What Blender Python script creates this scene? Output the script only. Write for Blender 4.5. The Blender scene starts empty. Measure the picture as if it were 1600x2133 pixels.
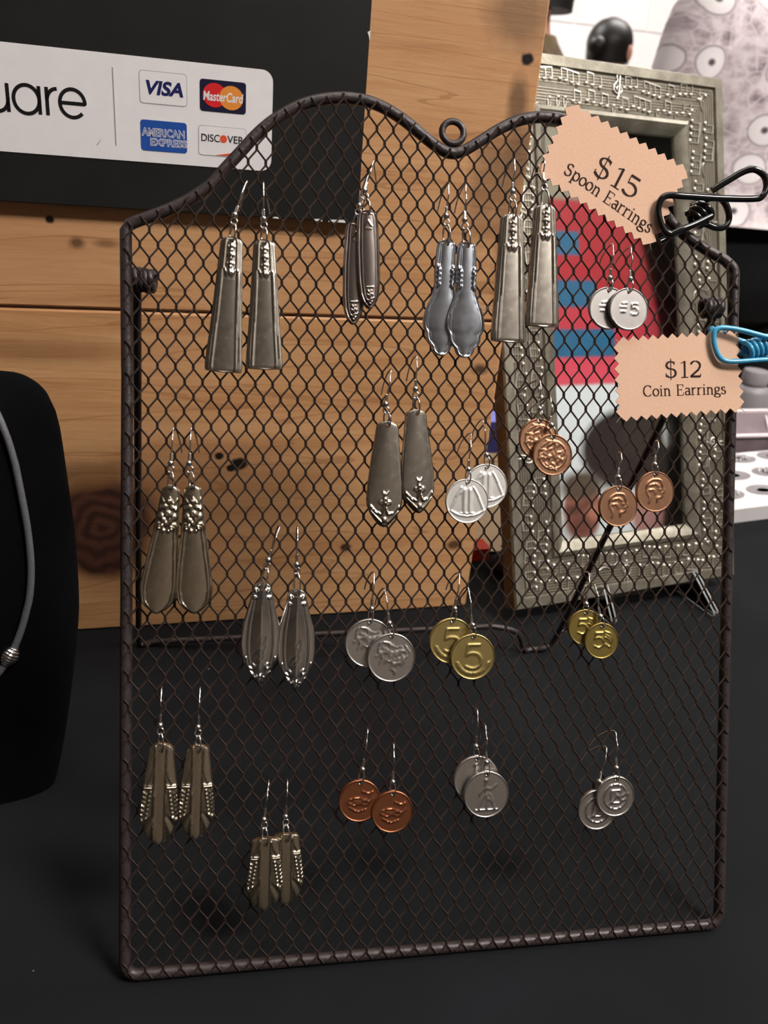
import bpy, bmesh, math, random
import numpy as np
from mathutils import Vector, Matrix
from mathutils.bvhtree import BVHTree

S = bpy.context.scene
COL = S.collection
random.seed(4); rng = np.random.default_rng(4)
PI = math.pi
R = math.radians
TABLE = -0.0041          # height of the table top (the panel's bottom rod centre is z = 0)
FLOOR, CEIL = -0.76, 2.15

# ------------------------------------------------------------------ camera
CAM = np.array([0.04755, -0.26353, 0.35167])
CX = np.array([0.98424677, -0.00779915, -0.17662803])
CZ = np.array([.0806, .909, .409]); CZ = CZ / np.linalg.norm(CZ)
CY = np.cross(CZ, CX)
ROT = np.stack([CX, CY, CZ])                  # camera axes -> world axes
FPX = 1726.0
cd = bpy.data.cameras.new('camera'); cam = bpy.data.objects.new('camera', cd); COL.objects.link(cam)
cam.matrix_world = Matrix.Translation(Vector(CAM)) @ Matrix(ROT.tolist()).to_4x4()
cd.sensor_fit = 'VERTICAL'; cd.sensor_height = 36.0; cd.lens = FPX / 2133.0 * 36.0
cd.clip_start = 0.01; cd.clip_end = 50
cd.dof.use_dof = True; cd.dof.focus_distance = 0.43; cd.dof.aperture_fstop = 13.0
S.camera = cam
# ------------------------------------------------------------------ world, exposure
w = bpy.data.worlds.new('world'); S.world = w; w.use_nodes = True
w.node_tree.nodes['Background'].inputs[0].default_value = (1.0, .93, .86, 1)
w.node_tree.nodes['Background'].inputs[1].default_value = 0.02
S.view_settings.view_transform = 'Standard'; S.view_settings.look = 'None'
S.view_settings.exposure = 0.0; S.view_settings.gamma = 1.0
S.view_settings.use_curve_mapping = False
LAMP_POWER = {'behind': 66.0, 'over': 7.0, 'right': 18.0, 'back': 26.0}

# ------------------------------------------------------------------ pixel -> place helpers (surveying the photograph)
def ray(px, py):
    return ROT @ np.array([(px - 800) / FPX, -(py - 1066.5) / FPX, -1.0])
def on_plane(px, py, P, n):
    d = ray(px, py); return CAM + d * (np.dot(np.asarray(P) - CAM, n) / np.dot(d, n))
def on_table(px, py, z=TABLE): return on_plane(px, py, (0, 0, z), np.array([0, 0, 1.0]))
def at_y(px, py, y): return on_plane(px, py, (0, y, 0), np.array([0, 1.0, 0]))
TILT = R(23.0)
PU = np.array([0, math.sin(TILT), math.cos(TILT)]); PN = np.array([0, -math.cos(TILT), math.sin(TILT)])
def P2(px, py, z=0.0):                        # a point in the panel's own axes
    q = on_plane(px, py, PN * z, PN); return np.array([q[0], float(q @ PU), z])
def pscale(px, py, z=0.0):                    # metres per pixel, across and along
    a = P2(px, py, z)
    return (np.linalg.norm(P2(px + 1, py, z) - a), np.linalg.norm(P2(px, py + 1, z) - a))

# ------------------------------------------------------------------ objects
def tag(o, label=None, cat=None, group=None, kind=None):
    if label: o['label'] = label
    if cat: o['category'] = cat
    if group: o['group'] = group
    if kind: o['kind'] = kind
    return o
def empty(name, loc=(0, 0, 0), rot=(0, 0, 0)):
    o = bpy.data.objects.new(name, None); COL.objects.link(o)
    o.location = loc; o.rotation_euler = rot; o.empty_display_size = .02
    return o
LAST = [None]
def link(name, me, mat=None, parent=None, smooth=True, sharp=40):
    if mat is not None and not me.materials:
        me.materials.append(mat)
    if smooth and not me.get('sm'):
        me.polygons.foreach_set('use_smooth', [True] * len(me.polygons))
        me.set_sharp_from_angle(angle=R(sharp)); me['sm'] = 1
    o = bpy.data.objects.new(name, me); COL.objects.link(o); LAST[0] = o
    if parent is not None: o.parent = parent
    return o
def mesh(name, V, F):
    me = bpy.data.meshes.new(name); me.from_pydata([tuple(map(float, v)) for v in V], [], F); me.update(); return me
class MB:                                     # mesh builder
    def __init__(s): s.V = []; s.F = []
    def add(s, V, F):
        b = len(s.V); s.V += [tuple(map(float, v)) for v in V]; s.F += [tuple(b + i for i in f) for f in F]; return s
    def box(s, x0, y0, z0, x1, y1, z1):
        V = [(x, y, z) for z in (z0, z1) for y in (y0, y1) for x in (x0, x1)]
        return s.add(V, [(0, 2, 3, 1), (4, 5, 7, 6), (0, 1, 5, 4), (2, 6, 7, 3), (0, 4, 6, 2), (1, 3, 7, 5)])
    def tube(s, pts, r, n=8, closed=False, cap=True):
        P = [np.array(p, float) for p in pts]; m = len(P); rr = r if hasattr(r, '__len__') else [r] * m
        T = []
        for i in range(m):
            a = P[i - 1] if (i > 0 or closed) else P[i]; b = P[(i + 1) % m] if (i < m - 1 or closed) else P[i]
            t = b - a; T.append(t / (np.linalg.norm(t) + 1e-12))
        u = np.cross(T[0], [0.13, .21, 1.0]); u /= np.linalg.norm(u)
        V = []
        for i in range(m):
            u = u - T[i] * (u @ T[i]); u /= (np.linalg.norm(u) + 1e-12); v = np.cross(T[i], u)
            for k in range(n):
                a = 2 * PI * k / n; V.append(P[i] + rr[i] * (math.cos(a) * u + math.sin(a) * v))
        F = []
        for i in range(m if closed else m - 1):
            j = (i + 1) % m
            for k in range(n): F.append((i * n + k, i * n + (k + 1) % n, j * n + (k + 1) % n, j * n + k))
        if cap and not closed:
            F.append(tuple(range(n))[::-1]); F.append(tuple((m - 1) * n + k for k in range(n)))
        return s.add(V, F)
    def ball(s, c, r, nu=12, nv=8, sc=(1, 1, 1)):
        V = [(c[0], c[1], c[2] + r * sc[2])]
        for j in range(1, nv):
            t = PI * j / nv
            for i in range(nu):
                a = 2 * PI * i / nu
                V.append((c[0] + r * sc[0] * math.sin(t) * math.cos(a), c[1] + r * sc[1] * math.sin(t) * math.sin(a), c[2] + r * sc[2] * math.cos(t)))
        V.append((c[0], c[1], c[2] - r * sc[2])); L = len(V) - 1; F = []
        for i in range(nu):
            F.append((0, 1 + i, 1 + (i + 1) % nu)); F.append((L, L - nu + (i + 1) % nu, L - nu + i))
            for j in range(nv - 2):
                a = 1 + j * nu; F.append((a + i, a + nu + i, a + nu + (i + 1) % nu, a + (i + 1) % nu))
        return s.add(V, F)
    def prism(s, pts, z0, z1):                # flat outline given thickness
        n = len(pts); V = [(p[0], p[1], z0) for p in pts] + [(p[0], p[1], z1) for p in pts]
        F = [tuple(range(n))[::-1], tuple(range(n, 2 * n))] + [(i, (i + 1) % n, n + (i + 1) % n, n + i) for i in range(n)]
        return s.add(V, F)
    def loft(s, rings, cap=True):             # rings of equal length
        n = len(rings[0]); V = [p for r_ in rings for p in r_]; F = []
        for i in range(len(rings) - 1):
            for k in range(n): F.append((i * n + k, i * n + (k + 1) % n, (i + 1) * n + (k + 1) % n, (i + 1) * n + k))
        if cap:
            F.append(tuple(range(n))[::-1]); F.append(tuple((len(rings) - 1) * n + k for k in range(n)))
        return s.add(V, F)
    def ribbon(s, pts, wd, z, wd2=None):      # flat stroke
        P = np.array(pts, float); m = len(P)
        if m < 2: return s
        d = np.diff(P, axis=0); d /= (np.linalg.norm(d, axis=1)[:, None] + 1e-12)
        t = np.vstack([d[:1], d[:-1] + d[1:], d[-1:]]); t /= (np.linalg.norm(t, axis=1)[:, None] + 1e-9)
        nrm = np.stack([-t[:, 1], t[:, 0]], 1)
        wv = wd if wd2 is None else (wd * np.abs(t[:, 1]) + wd2 * np.abs(t[:, 0]))[:, None]
        A = P + nrm * wv / 2; B = P - nrm * wv / 2
        V = [(a[0], a[1], z) for a in A] + [(b[0], b[1], z) for b in B]
        return s.add(V, [(i, m + i, m + i + 1, i + 1) for i in range(m - 1)])
    def me(s, name='shape', fix=True):
        me = mesh(name, s.V, s.F)
        if fix:
            bm = bmesh.new(); bm.from_mesh(me); bmesh.ops.recalc_face_normals(bm, faces=bm.faces); bm.to_mesh(me); bm.free()
        return me
    def build(s, name, mat, parent=None, smooth=True, sharp=40, fix=True):
        return link(name, s.me(name, fix), mat, parent, smooth, sharp)
def spline(pts, k=8, closed=False):           # Catmull-Rom through points
    P = [np.array(p, float) for p in pts]; m = len(P); out = []
    for i in range(m if closed else m - 1):
        p0 = P[(i - 1) % m] if (i > 0 or closed) else P[i]; p1 = P[i]; p2 = P[(i + 1) % m]
        p3 = P[(i + 2) % m] if (i + 2 < m or closed) else P[(i + 1) % m]
        for j in range(k):
            t = j / k
            out.append(.5 * ((2 * p1) + (-p0 + p2) * t + (2 * p0 - 5 * p1 + 4 * p2 - p3) * t * t + (-p0 + 3 * p1 - 3 * p2 + p3) * t ** 3))
    if not closed: out.append(P[-1])
    return out
def arc(cx, cy, rx, ry, a0, a1, n=14):
    return [(cx + rx * math.cos(R(a0 + (a1 - a0) * i / n)), cy + ry * math.sin(R(a0 + (a1 - a0) * i / n))) for i in range(n + 1)]
def rrect(x0, y0, x1, y1, r, n=5):
    return (arc(x1 - r, y0 + r, r, r, -90, 0, n) + arc(x1 - r, y1 - r, r, r, 0, 90, n) + arc(x0 + r, y1 - r, r, r, 90, 180, n) + arc(x0 + r, y0 + r, r, r, 180, 270, n))

# ------------------------------------------------------------------ materials
def srgb(r, g, b):
    f = lambda c: (c / 12.92 if c <= .04045 else ((c + .055) / 1.055) ** 2.4)
    return (f(r / 255), f(g / 255), f(b / 255), 1)
class M:                                      # thin node-tree wrapper
    def __init__(s, name):
        s.m = bpy.data.materials.new(name); s.m.use_nodes = True; s.t = s.m.node_tree
        s.b = s.t.nodes['Principled BSDF']
    def n(s, typ, **kw):
        nd = s.t.nodes.new(typ)
        for k, v in kw.items(): setattr(nd, k, v)
        return nd
    def l(s, a, b): s.t.links.new(a, b)
    def set(s, **kw):
        for k, v in kw.items():
            i = s.b.inputs[k.replace('_', ' ')]
            if hasattr(v, 'links') or isinstance(v, bpy.types.NodeSocket): s.l(v, i)
            else: i.default_value = v
        return s
    def coord(s, scale=(1, 1, 1), loc=(0, 0, 0), kind='Object'):
        tc = s.n('ShaderNodeTexCoord'); mp = s.n('ShaderNodeMapping')
        mp.inputs['Scale'].default_value = scale; mp.inputs['Location'].default_value = loc
        s.l(tc.outputs[kind], mp.inputs[0]); return mp.outputs[0]
    def noise(s, vec, scale=10, detail=4, rough=.55, dist=0.0):
        nd = s.n('ShaderNodeTexNoise'); nd.inputs['Scale'].default_value = scale; nd.inputs['Detail'].default_value = detail
        nd.inputs['Roughness'].default_value = rough; nd.inputs['Distortion'].default_value = dist; s.l(vec, nd.inputs['Vector']); return nd.outputs['Fac']
    def ramp(s, fac, stops):
        nd = s.n('ShaderNodeValToRGB'); cr = nd.color_ramp
        while len(cr.elements) < len(stops): cr.elements.new(.5)
        for e, (p, c) in zip(cr.elements, stops): e.position = p; e.color = c if len(c) == 4 else (*c, 1)
        s.l(fac, nd.inputs[0]); return nd.outputs[0]
    def mix(s, fac, a, b, typ='MIX'):
        nd = s.n('ShaderNodeMix', data_type='RGBA', blend_type=typ)
        for v, i in ((fac, 0), (a, 6), (b, 7)):
            if isinstance(v, bpy.types.NodeSocket): s.l(v, nd.inputs[i])
            else: nd.inputs[i].default_value = v
        return nd.outputs[2]
    def math(s, op, a, b=None, clamp=False):
        nd = s.n('ShaderNodeMath', operation=op, use_clamp=clamp)
        for v, i in ((a, 0), (b, 1)):
            if v is None: continue
            if isinstance(v, bpy.types.NodeSocket): s.l(v, nd.inputs[i])
            else: nd.inputs[i].default_value = v
        return nd.outputs[0]
    def bump(s, h, strength=.3, dist=.001):
        nd = s.n('ShaderNodeBump'); nd.inputs['Strength'].default_value = strength; nd.inputs['Distance'].default_value = dist
        s.l(h, nd.inputs['Height']); s.l(nd.outputs[0], s.b.inputs['Normal']); return s
    def ellipse(s, vec, cx, cy, rx, ry, soft=.3, warp=None):     # soft-edged mask (1 inside)
        sp = s.n('ShaderNodeSeparateXYZ'); s.l(vec, sp.inputs[0])
        a = s.math('DIVIDE', s.math('SUBTRACT', sp.outputs[0], cx), rx); b = s.math('DIVIDE', s.math('SUBTRACT', sp.outputs[1], cy), ry)
        d = s.math('SQRT', s.math('ADD', s.math('MULTIPLY', a, a), s.math('MULTIPLY', b, b)))
        if warp is not None: d = s.math('ADD', d, s.math('MULTIPLY', s.math('SUBTRACT', warp, .5), .9))
        return s.math('DIVIDE', s.math('SUBTRACT', 1 + soft, d), 2 * soft, clamp=True)
def plain(name, col, rough=.5, metal=0.0, spec=.5, var=.12, scale=60, bump=0.0, bscale=200):
    m = M(name); v = m.coord()
    dark = tuple(c * (1 - var) for c in col[:3]) + (1,); lite = tuple(min(1, c * (1 + var)) for c in col[:3]) + (1,)
    m.set(Base_Color=m.ramp(m.noise(v, scale), [(.3, dark), (.7, lite)]), Roughness=rough, Metallic=metal)
    m.b.inputs['Specular IOR Level'].default_value = spec
    if bump: m.bump(m.noise(v, bscale, 3), bump, .0006)
    return m.m
def metal(name, col, tarn, rough=.25, bump=0):
    m = M(name); v = m.coord()
    at = m.n('ShaderNodeAttribute', attribute_name='cav')
    blot = m.noise(v, 120, 3); fac = m.math('ADD', at.outputs['Fac'], m.math('MULTIPLY', m.math('SUBTRACT', blot, .48), .2), clamp=True)
    m.set(Base_Color=m.mix(fac, col, tarn), Metallic=1.0,
          Roughness=m.math('ADD', rough - .06, m.math('ADD', m.math('MULTIPLY', m.noise(v, 300, 2), .10), m.math('MULTIPLY', fac, .2))))
    if bump: m.bump(m.noise(m.coord((1, .15, 1)), 1500, 2), bump * .35, .0002)
    return m.m
MAT = {}
MAT['rod'] = plain('dark_bronze_paint', srgb(58, 50, 50), .42, .25, .5, .25, 300, .35, 700)
MAT['wire'] = plain('brown_bronze_mesh', srgb(70, 56, 50), .42, .35, .5, .3, 120, .2, 900)
MAT['hook'] = plain('polished_steel', (.74, .72, .70, 1), .16, 1.0, .5, .05)
MAT['silver'] = metal('tarnished_silver', (.56, .51, .44, 1), (.16, .13, .10, 1), .27)
MAT['silver_dark'] = metal('dark_silver', (.42, .36, .33, 1), (.12, .09, .08, 1), .24)
MAT['silver_bright'] = metal('polished_silver', (.72, .70, .68, 1), (.20, .18, .17, 1), .2)
MAT['silver_blue_reflection'] = metal('silver_painted_reflection', (.62, .66, .73, 1), (.15, .15, .17, 1), .22)  # blue tint put into the metal colour in place of a bluish reflection
MAT['silver_gold'] = metal('warm_silver', (.56, .49, .38, 1), (.15, .12, .08, 1), .27)
MAT['nickel'] = metal('worn_nickel', (.56, .53, .50, 1), (.24, .21, .19, 1), .36, .05)
MAT['nickel_dark'] = metal('worn_grey_nickel', (.44, .41, .39, 1), (.18, .16, .15, 1), .36, .05)
MAT['alu'] = metal('pale_aluminium', (.93, .91, .87, 1), (.5, .48, .45, 1), .42, .05)
MAT['copper'] = metal('brown_copper', (.44, .235, .14, 1), (.18, .085, .05, 1), .40, .05)
MAT['copper_red'] = metal('red_copper', (.52, .20, .10, 1), (.19, .06, .03, 1), .36, .05)
MAT['brass'] = metal('yellow_brass', (.62, .49, .20, 1), (.22, .16, .05, 1), .36, .05)
MAT['brass_dark'] = metal('dark_brass', (.46, .35, .11, 1), (.15, .10, .03, 1), .38, .05)
MAT['black_vinyl'] = plain('glossy_black_vinyl', srgb(18, 18, 18), .18, 0, .6, .1)
MAT['blue_vinyl'] = plain('glossy_blue_vinyl', srgb(72, 160, 200), .22, 0, .5, .06)
MAT['ink'] = plain('brown_black_ink', srgb(46, 26, 18), .8, 0, .2, .2)
MAT['black_ink'] = plain('black_print', srgb(16, 15, 16), .6, 0, .3, .1)
MAT['white_ink'] = plain('white_print', srgb(240, 238, 236), .5, 0, .3, .02)
MAT['navy_ink'] = plain('navy_print', srgb(26, 32, 92), .5, 0, .3, .05)
MAT['navy_badge'] = plain('dark_navy_print', srgb(28, 28, 56), .45, 0, .3, .05)
MAT['blue_ink'] = plain('blue_print', srgb(38, 84, 168), .45, 0, .3, .05)
MAT['red_ink'] = plain('red_print', srgb(226, 40, 46), .45, 0, .3, .05)
MAT['orange_ink'] = plain('orange_print', srgb(240, 150, 62), .45, 0, .3, .05)
MAT['coral_ink'] = plain('coral_print', srgb(236, 92, 56), .45, 0, .3, .05)
MAT['grey_ink'] = plain('grey_print', srgb(160, 158, 160), .5, 0, .3, .05)
MAT['sticker'] = plain('white_vinyl_sticker', srgb(247, 243, 243), .32, 0, .4, .02, 90)
MAT['chalk'] = plain('black_painted_board', srgb(23, 23, 22), .6, 0, .35, .25, 40, .12, 300)
MAT['wall'] = plain('white_painted_block', srgb(240, 236, 236), .6, 0, .4, .03, 3)
MAT['roomwall'] = plain('beige_painted_wall', srgb(122, 112, 102), .7, 0, .3, .04, 3)
MAT['ceiling'] = plain('white_ceiling', srgb(205, 200, 194), .8, 0, .3, .03, 3)
MAT['floor'] = plain('grey_floor', srgb(120, 112, 104), .5, 0, .4, .08, 3)
MAT['hair'] = plain('black_hair', srgb(16, 13, 12), .45, 0, .4, .3, 60)
MAT['skin'] = plain('skin', srgb(205, 150, 128), .5, 0, .4, .06, 40)
MAT['black_cloth'] = plain('black_clothing', srgb(22, 22, 24), .9, 0, .2, .2, 40)
MAT['olive'] = plain('olive_brown_shirt', srgb(104, 88, 66), .9, 0, .2, .35, 28)
MAT['velvet'] = plain('black_velvet', srgb(7, 7, 9), .95, 0, .08, .3, 500, .2, 1500)
MAT['cord'] = plain('grey_cord', srgb(92, 92, 98), .55, 0, .4, .2, 900, .3, 1500)
def _kraft():
    m = M('kraft_paper'); v = m.coord()
    c = m.mix(m.ramp(m.noise(v, 900, 4), [(.35, (0, 0, 0)), (.75, (1, 1, 1))]), srgb(213, 173, 147), srgb(221, 183, 157))
    c = m.mix(m.ramp(m.noise(m.coord((1, 4, 1)), 500, 2), [(.62, (0, 0, 0)), (.8, (1, 1, 1))]), c, srgb(200, 156, 124))
    m.set(Base_Color=c, Roughness=.85); m.b.inputs['Specular IOR Level'].default_value = .2
    m.bump(m.noise(v, 2500, 3), .15, .0002); return m.m
MAT['kraft'] = _kraft()
def _cloth():
    m = M('black_tablecloth'); v = m.coord()
    base = m.mix(m.ramp(m.noise(v, 9, 4), [(.35, (0, 0, 0)), (.7, (1, 1, 1))]), srgb(18, 19, 20), srgb(22, 23, 26))
    vo = m.n('ShaderNodeTexVoronoi'); vo.inputs['Scale'].default_value = 55; m.l(v, vo.inputs['Vector'])
    speck = m.math('LESS_THAN', vo.outputs['Distance'], m.math('MULTIPLY', m.math('SUBTRACT', m.noise(v, 23, 2), .55), .35))
    m.set(Base_Color=m.mix(speck, base, srgb(120, 120, 120)), Roughness=.92); m.b.inputs['Specular IOR Level'].default_value = .14
    m.bump(m.noise(v, 1400, 2), .4, .0004); return m.m
MAT['cloth'] = _cloth()
def _wood(name, seed, knots=(), stains=(), holes=(), tint=(1, 1, 1)):
    m = M(name); v = m.coord((1, 1, 1), (seed, seed * .37, 0)); raw = m.coord()
    warp = m.noise(v, 5, 3)
    # long grain: stretched along local x
    g = m.n('ShaderNodeMapping'); g.inputs['Scale'].default_value = (1.6, 22, 6); m.l(v, g.inputs[0])
    gv = g.outputs[0]
    rings = m.noise(gv, 2.6, 5, .6, .9); fine = m.noise(gv, 16, 4, .7, .3)
    t = lambda c: tuple(a * b for a, b in zip(c[:3], tint)) + (1,)
    c = m.ramp(rings, [(.28, t(srgb(182, 128, 84))), (.45, t(srgb(208, 156, 108))), (.6, t(srgb(216, 166, 118))), (.78, t(srgb(200, 146, 98)))])
    c = m.mix(m.ramp(fine, [(.5, (0, 0, 0)), (.8, (.4, .4, .4))]), c, t(srgb(170, 116, 74)))
    c = m.mix(m.ramp(m.noise(v, 7, 3), [(.5, (0, 0, 0)), (.8, (.5, .5, .5))]), c, t(srgb(200, 142, 104)))
    line = m.noise(gv, 1.3, 2, .4, 1.6)
    c = m.mix(m.math('MULTIPLY', m.math('LESS_THAN', m.math('ABSOLUTE', m.math('SUBTRACT', line, .5)), .008), .4), c, t(srgb(150, 98, 60)))
    for (x, y, rx, ry, col, k) in stains:
        c = m.mix(m.math('MULTIPLY', m.ellipse(raw, x, y, rx, ry, .45, m.noise(v, 60, 4)), k), c, col)
    for (x, y, rx, ry) in knots:
        c = m.mix(m.math('MULTIPLY', m.ellipse(raw, x, y, rx * 1.25, ry * 1.3, .35, m.noise(v, 18, 2)), .6), c, srgb(128, 82, 46))
        wv = m.n('ShaderNodeTexWave', wave_type='RINGS', rings_direction='Z'); wv.inputs['Scale'].default_value = .9 / rx * .03; wv.inputs['Distortion'].default_value = 9; wv.inputs['Detail'].default_value = 3
        m.l(m.coord((1, 1, 0), (-x, -y, 0)), wv.inputs['Vector']); wv.inputs['Scale'].default_value = 1.1 / rx
        c = m.mix(m.ellipse(raw, x, y, rx, ry, .16, m.noise(v, 20, 2)), c, m.mix(wv.outputs['Fac'], srgb(58, 33, 27), srgb(84, 52, 38)))
    for (x, y, r_) in holes:
        c = m.mix(m.ellipse(raw, x, y, r_, r_ * .85, .25, m.noise(v, 120, 2)), c, srgb(24, 18, 15))
    m.set(Base_Color=c, Roughness=.52); m.b.inputs['Specular IOR Level'].default_value = .35
    m.bump(m.math('ADD', fine, m.math('MULTIPLY', rings, .6)), .25, .0008); return m.m
def _glass(name, tint=(.96, .98, .98, 1), fres=True):
    m = M(name); t = m.t
    out = t.nodes['Material Output']; t.nodes.remove(m.b)
    tr = m.n('ShaderNodeBsdfTransparent'); tr.inputs[0].default_value = tint
    gl = m.n('ShaderNodeBsdfGlossy'); gl.inputs['Roughness'].default_value = .03
    fr = m.n('ShaderNodeFresnel'); fr.inputs['IOR'].default_value = 1.49
    mx = m.n('ShaderNodeMixShader'); m.l(fr.outputs[0], mx.inputs[0]); m.l(tr.outputs[0], mx.inputs[1]); m.l(gl.outputs[0], mx.inputs[2])
    m.l(mx.outputs[0], out.inputs[0]); return m.m
MAT['glass'] = _glass('clear_glass_pane')
MAT['edge'] = plain('painted_edge_highlight', srgb(196, 198, 198), .2, 0, .8, .05)  # pale colour for highlights painted along the acrylic edges
MAT['acrylic'] = _glass('clear_acrylic', (.97, .975, .98, 1))
def _pewter():
    m = M('antique_pewter'); v = m.coord()
    c = m.mix(m.ramp(m.noise(v, 70, 5), [(.35, (0, 0, 0)), (.7, (1, 1, 1))]), srgb(118, 112, 98), srgb(150, 145, 130))
    c = m.mix(m.ramp(m.noise(v, 400, 3), [(.55, (0, 0, 0)), (.8, (.6, .6, .6))]), c, srgb(84, 76, 64))
    m.set(Base_Color=c, Metallic=.55, Roughness=.42); m.bump(m.noise(v, 900, 3), .25, .0004); return m.m
MAT['pewter'] = _pewter()
MAT['pewter_band'] = plain('dark_pewter_wash', srgb(104, 97, 84), .45, .5, .5, .3, 120, .35, 700)
MAT['pewter_lite'] = plain('rubbed_silver_relief', srgb(222, 217, 204), .3, .75, .5, .12, 200)
MAT['staff'] = plain('pewter_staff_lines', srgb(168, 160, 144), .4, .6, .5, .1)
MAT['frame_side'] = plain('brown_frame_edge', srgb(112, 86, 54), .55, .1, .4, .2, 60)
def _blouse():
    m = M('medallion_print_fabric'); v0 = m.coord(); sp = m.n('ShaderNodeSeparateXYZ'); cb = m.n('ShaderNodeCombineXYZ'); m.l(v0, sp.inputs[0]); m.l(sp.outputs[0], cb.inputs[0]); m.l(sp.outputs[2], cb.inputs[1]); v = cb.outputs[0]
    vo = m.n('ShaderNodeTexVoronoi', voronoi_dimensions='2D'); vo.inputs['Scale'].default_value = 11; vo.inputs['Randomness'].default_value = .55; m.l(v, vo.inputs['Vector'])
    d = vo.outputs['Distance']
    small = m.n('ShaderNodeTexVoronoi', feature='DISTANCE_TO_EDGE'); small.inputs['Scale'].default_value = 42; m.l(v, small.inputs['Vector'])
    nz = m.noise(v, 26, 5, .65)
    ground = m.ramp(nz, [(.32, srgb(128, 112, 116)), (.46, srgb(196, 180, 184)), (.6, srgb(236, 224, 226)), (.8, srgb(214, 186, 188))])
    ground = m.mix(m.ramp(small.outputs['Distance'], [(.0, (.7, .7, .7)), (.09, (0, 0, 0))]), ground, srgb(238, 228, 230))
    ros = m.ramp(d, [(.0, srgb(76, 68, 72)), (.05, srgb(112, 100, 104)), (.085, srgb(246, 240, 240)), (.27, srgb(242, 234, 234)), (.30, srgb(158, 146, 150)), (.34, srgb(226, 214, 216))])
    m.set(Base_Color=m.mix(m.math('LESS_THAN', m.math('ADD', d, m.math('MULTIPLY', m.math('SUBTRACT', nz, .5), .25)), .33), ground, ros), Roughness=.9)
    m.b.inputs['Specular IOR Level'].default_value = .2; return m.m
MAT['blouse'] = _blouse()

# ------------------------------------------------------------------ the room
def structure(o): o['kind'] = 'structure'; return o
X0, X1, Y0, Y1 = -3.2, 4.4, -3.0, 5.0
structure(MB().box(X0, Y0, FLOOR - .1, X1, Y1, FLOOR).build('floor', MAT['floor'], smooth=False))
structure(MB().box(X0, Y0, CEIL, X1, Y1, CEIL + .1).build('ceiling', MAT['ceiling'], smooth=False))
structure(MB().box(X0 - .1, Y0, FLOOR, X0, Y1, CEIL).build('wall_left', MAT['roomwall'], smooth=False))
structure(MB().box(X1, Y0, FLOOR, X1 + .1, Y1, CEIL).build('wall_right', MAT['roomwall'], smooth=False))
structure(MB().box(X0, Y0 - .1, FLOOR, X1, Y0, CEIL).build('wall_front', MAT['roomwall'], smooth=False))
wb = structure(MB().box(X0, Y1, FLOOR, X1, Y1 + .1, CEIL).build('wall_back', MAT['wall'], smooth=False))
bw, bh = (X1 - X0) / 17, .2
bm_ = MB(); e = .006
bm_.loft([rrect_ for rrect_ in ([(x, 0, z) for x, z in ((e / 2, e / 2), (bw - e / 2, e / 2), (bw - e / 2, bh - e / 2), (e / 2, bh - e / 2))],
                               [(x, -.006, z) for x, z in ((e / 2, e / 2), (bw - e / 2, e / 2), (bw - e / 2, bh - e / 2), (e / 2, bh - e / 2))],
                               [(x, -.010, z) for x, z in ((e * 1.3, e * 1.3), (bw - e * 1.3, e * 1.3), (bw - e * 1.3, bh - e * 1.3), (e * 1.3, bh - e * 1.3))])])
block = bm_.me('block'); block.materials.append(MAT['wall'])
for r_ in range(int((CEIL - FLOOR) / bh)):
    for c_ in range(17):
        o = bpy.data.objects.new('block', block); COL.objects.link(o); o.parent = wb
        off = bw / 2 if r_ % 2 else 0
        if off and c_ == 16: off = 0; o.scale.x = .5; o.location = (X0, Y1, FLOOR + r_ * bh); continue
        o.location = (X0 + c_ * bw + off, Y1, FLOOR + r_ * bh)
def ceiling_light(x, y, power, label, wx=1.2, wy=.6):
    t = empty('ceiling_light', (x, y, CEIL)); tag(t, label, 'ceiling light', 'ceiling lights of the hall')
    fr = MB()
    for a in ((-wx / 2 - .03, -wy / 2 - .03, wx / 2 + .03, -wy / 2), (-wx / 2 - .03, wy / 2, wx / 2 + .03, wy / 2 + .03), (-wx / 2 - .03, -wy / 2, -wx / 2, wy / 2), (wx / 2, -wy / 2, wx / 2 + .03, wy / 2)):
        fr.box(a[0], a[1], -.03, a[2], a[3], 0)
    fr.build('frame', MAT['ceiling'], t, smooth=False)
    m = M('lamp_diffuser'); m.set(Base_Color=(.9, .9, .9, 1), Emission_Color=(1.0, .952, .91, 1), Emission_Strength=power)
    MB().box(-wx / 2, -wy / 2, -.02, wx / 2, wy / 2, -.004).build('diffuser', m.m, t, smooth=False)
ceiling_light(1.35, -.85, LAMP_POWER['behind'], 'ceiling light panel to the right behind the viewer', .9, .5)
ceiling_light(.2, .25, LAMP_POWER['over'], 'ceiling light panel above the display table')
ceiling_light(2.2, .9, LAMP_POWER['right'], 'ceiling light panel to the right of the table')
ceiling_light(2.2, 3.6, LAMP_POWER['back'], 'ceiling light panel before the white block wall, right one')
ceiling_light(.2, 3.6, LAMP_POWER['back'], 'ceiling light panel before the white block wall, left one')

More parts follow.
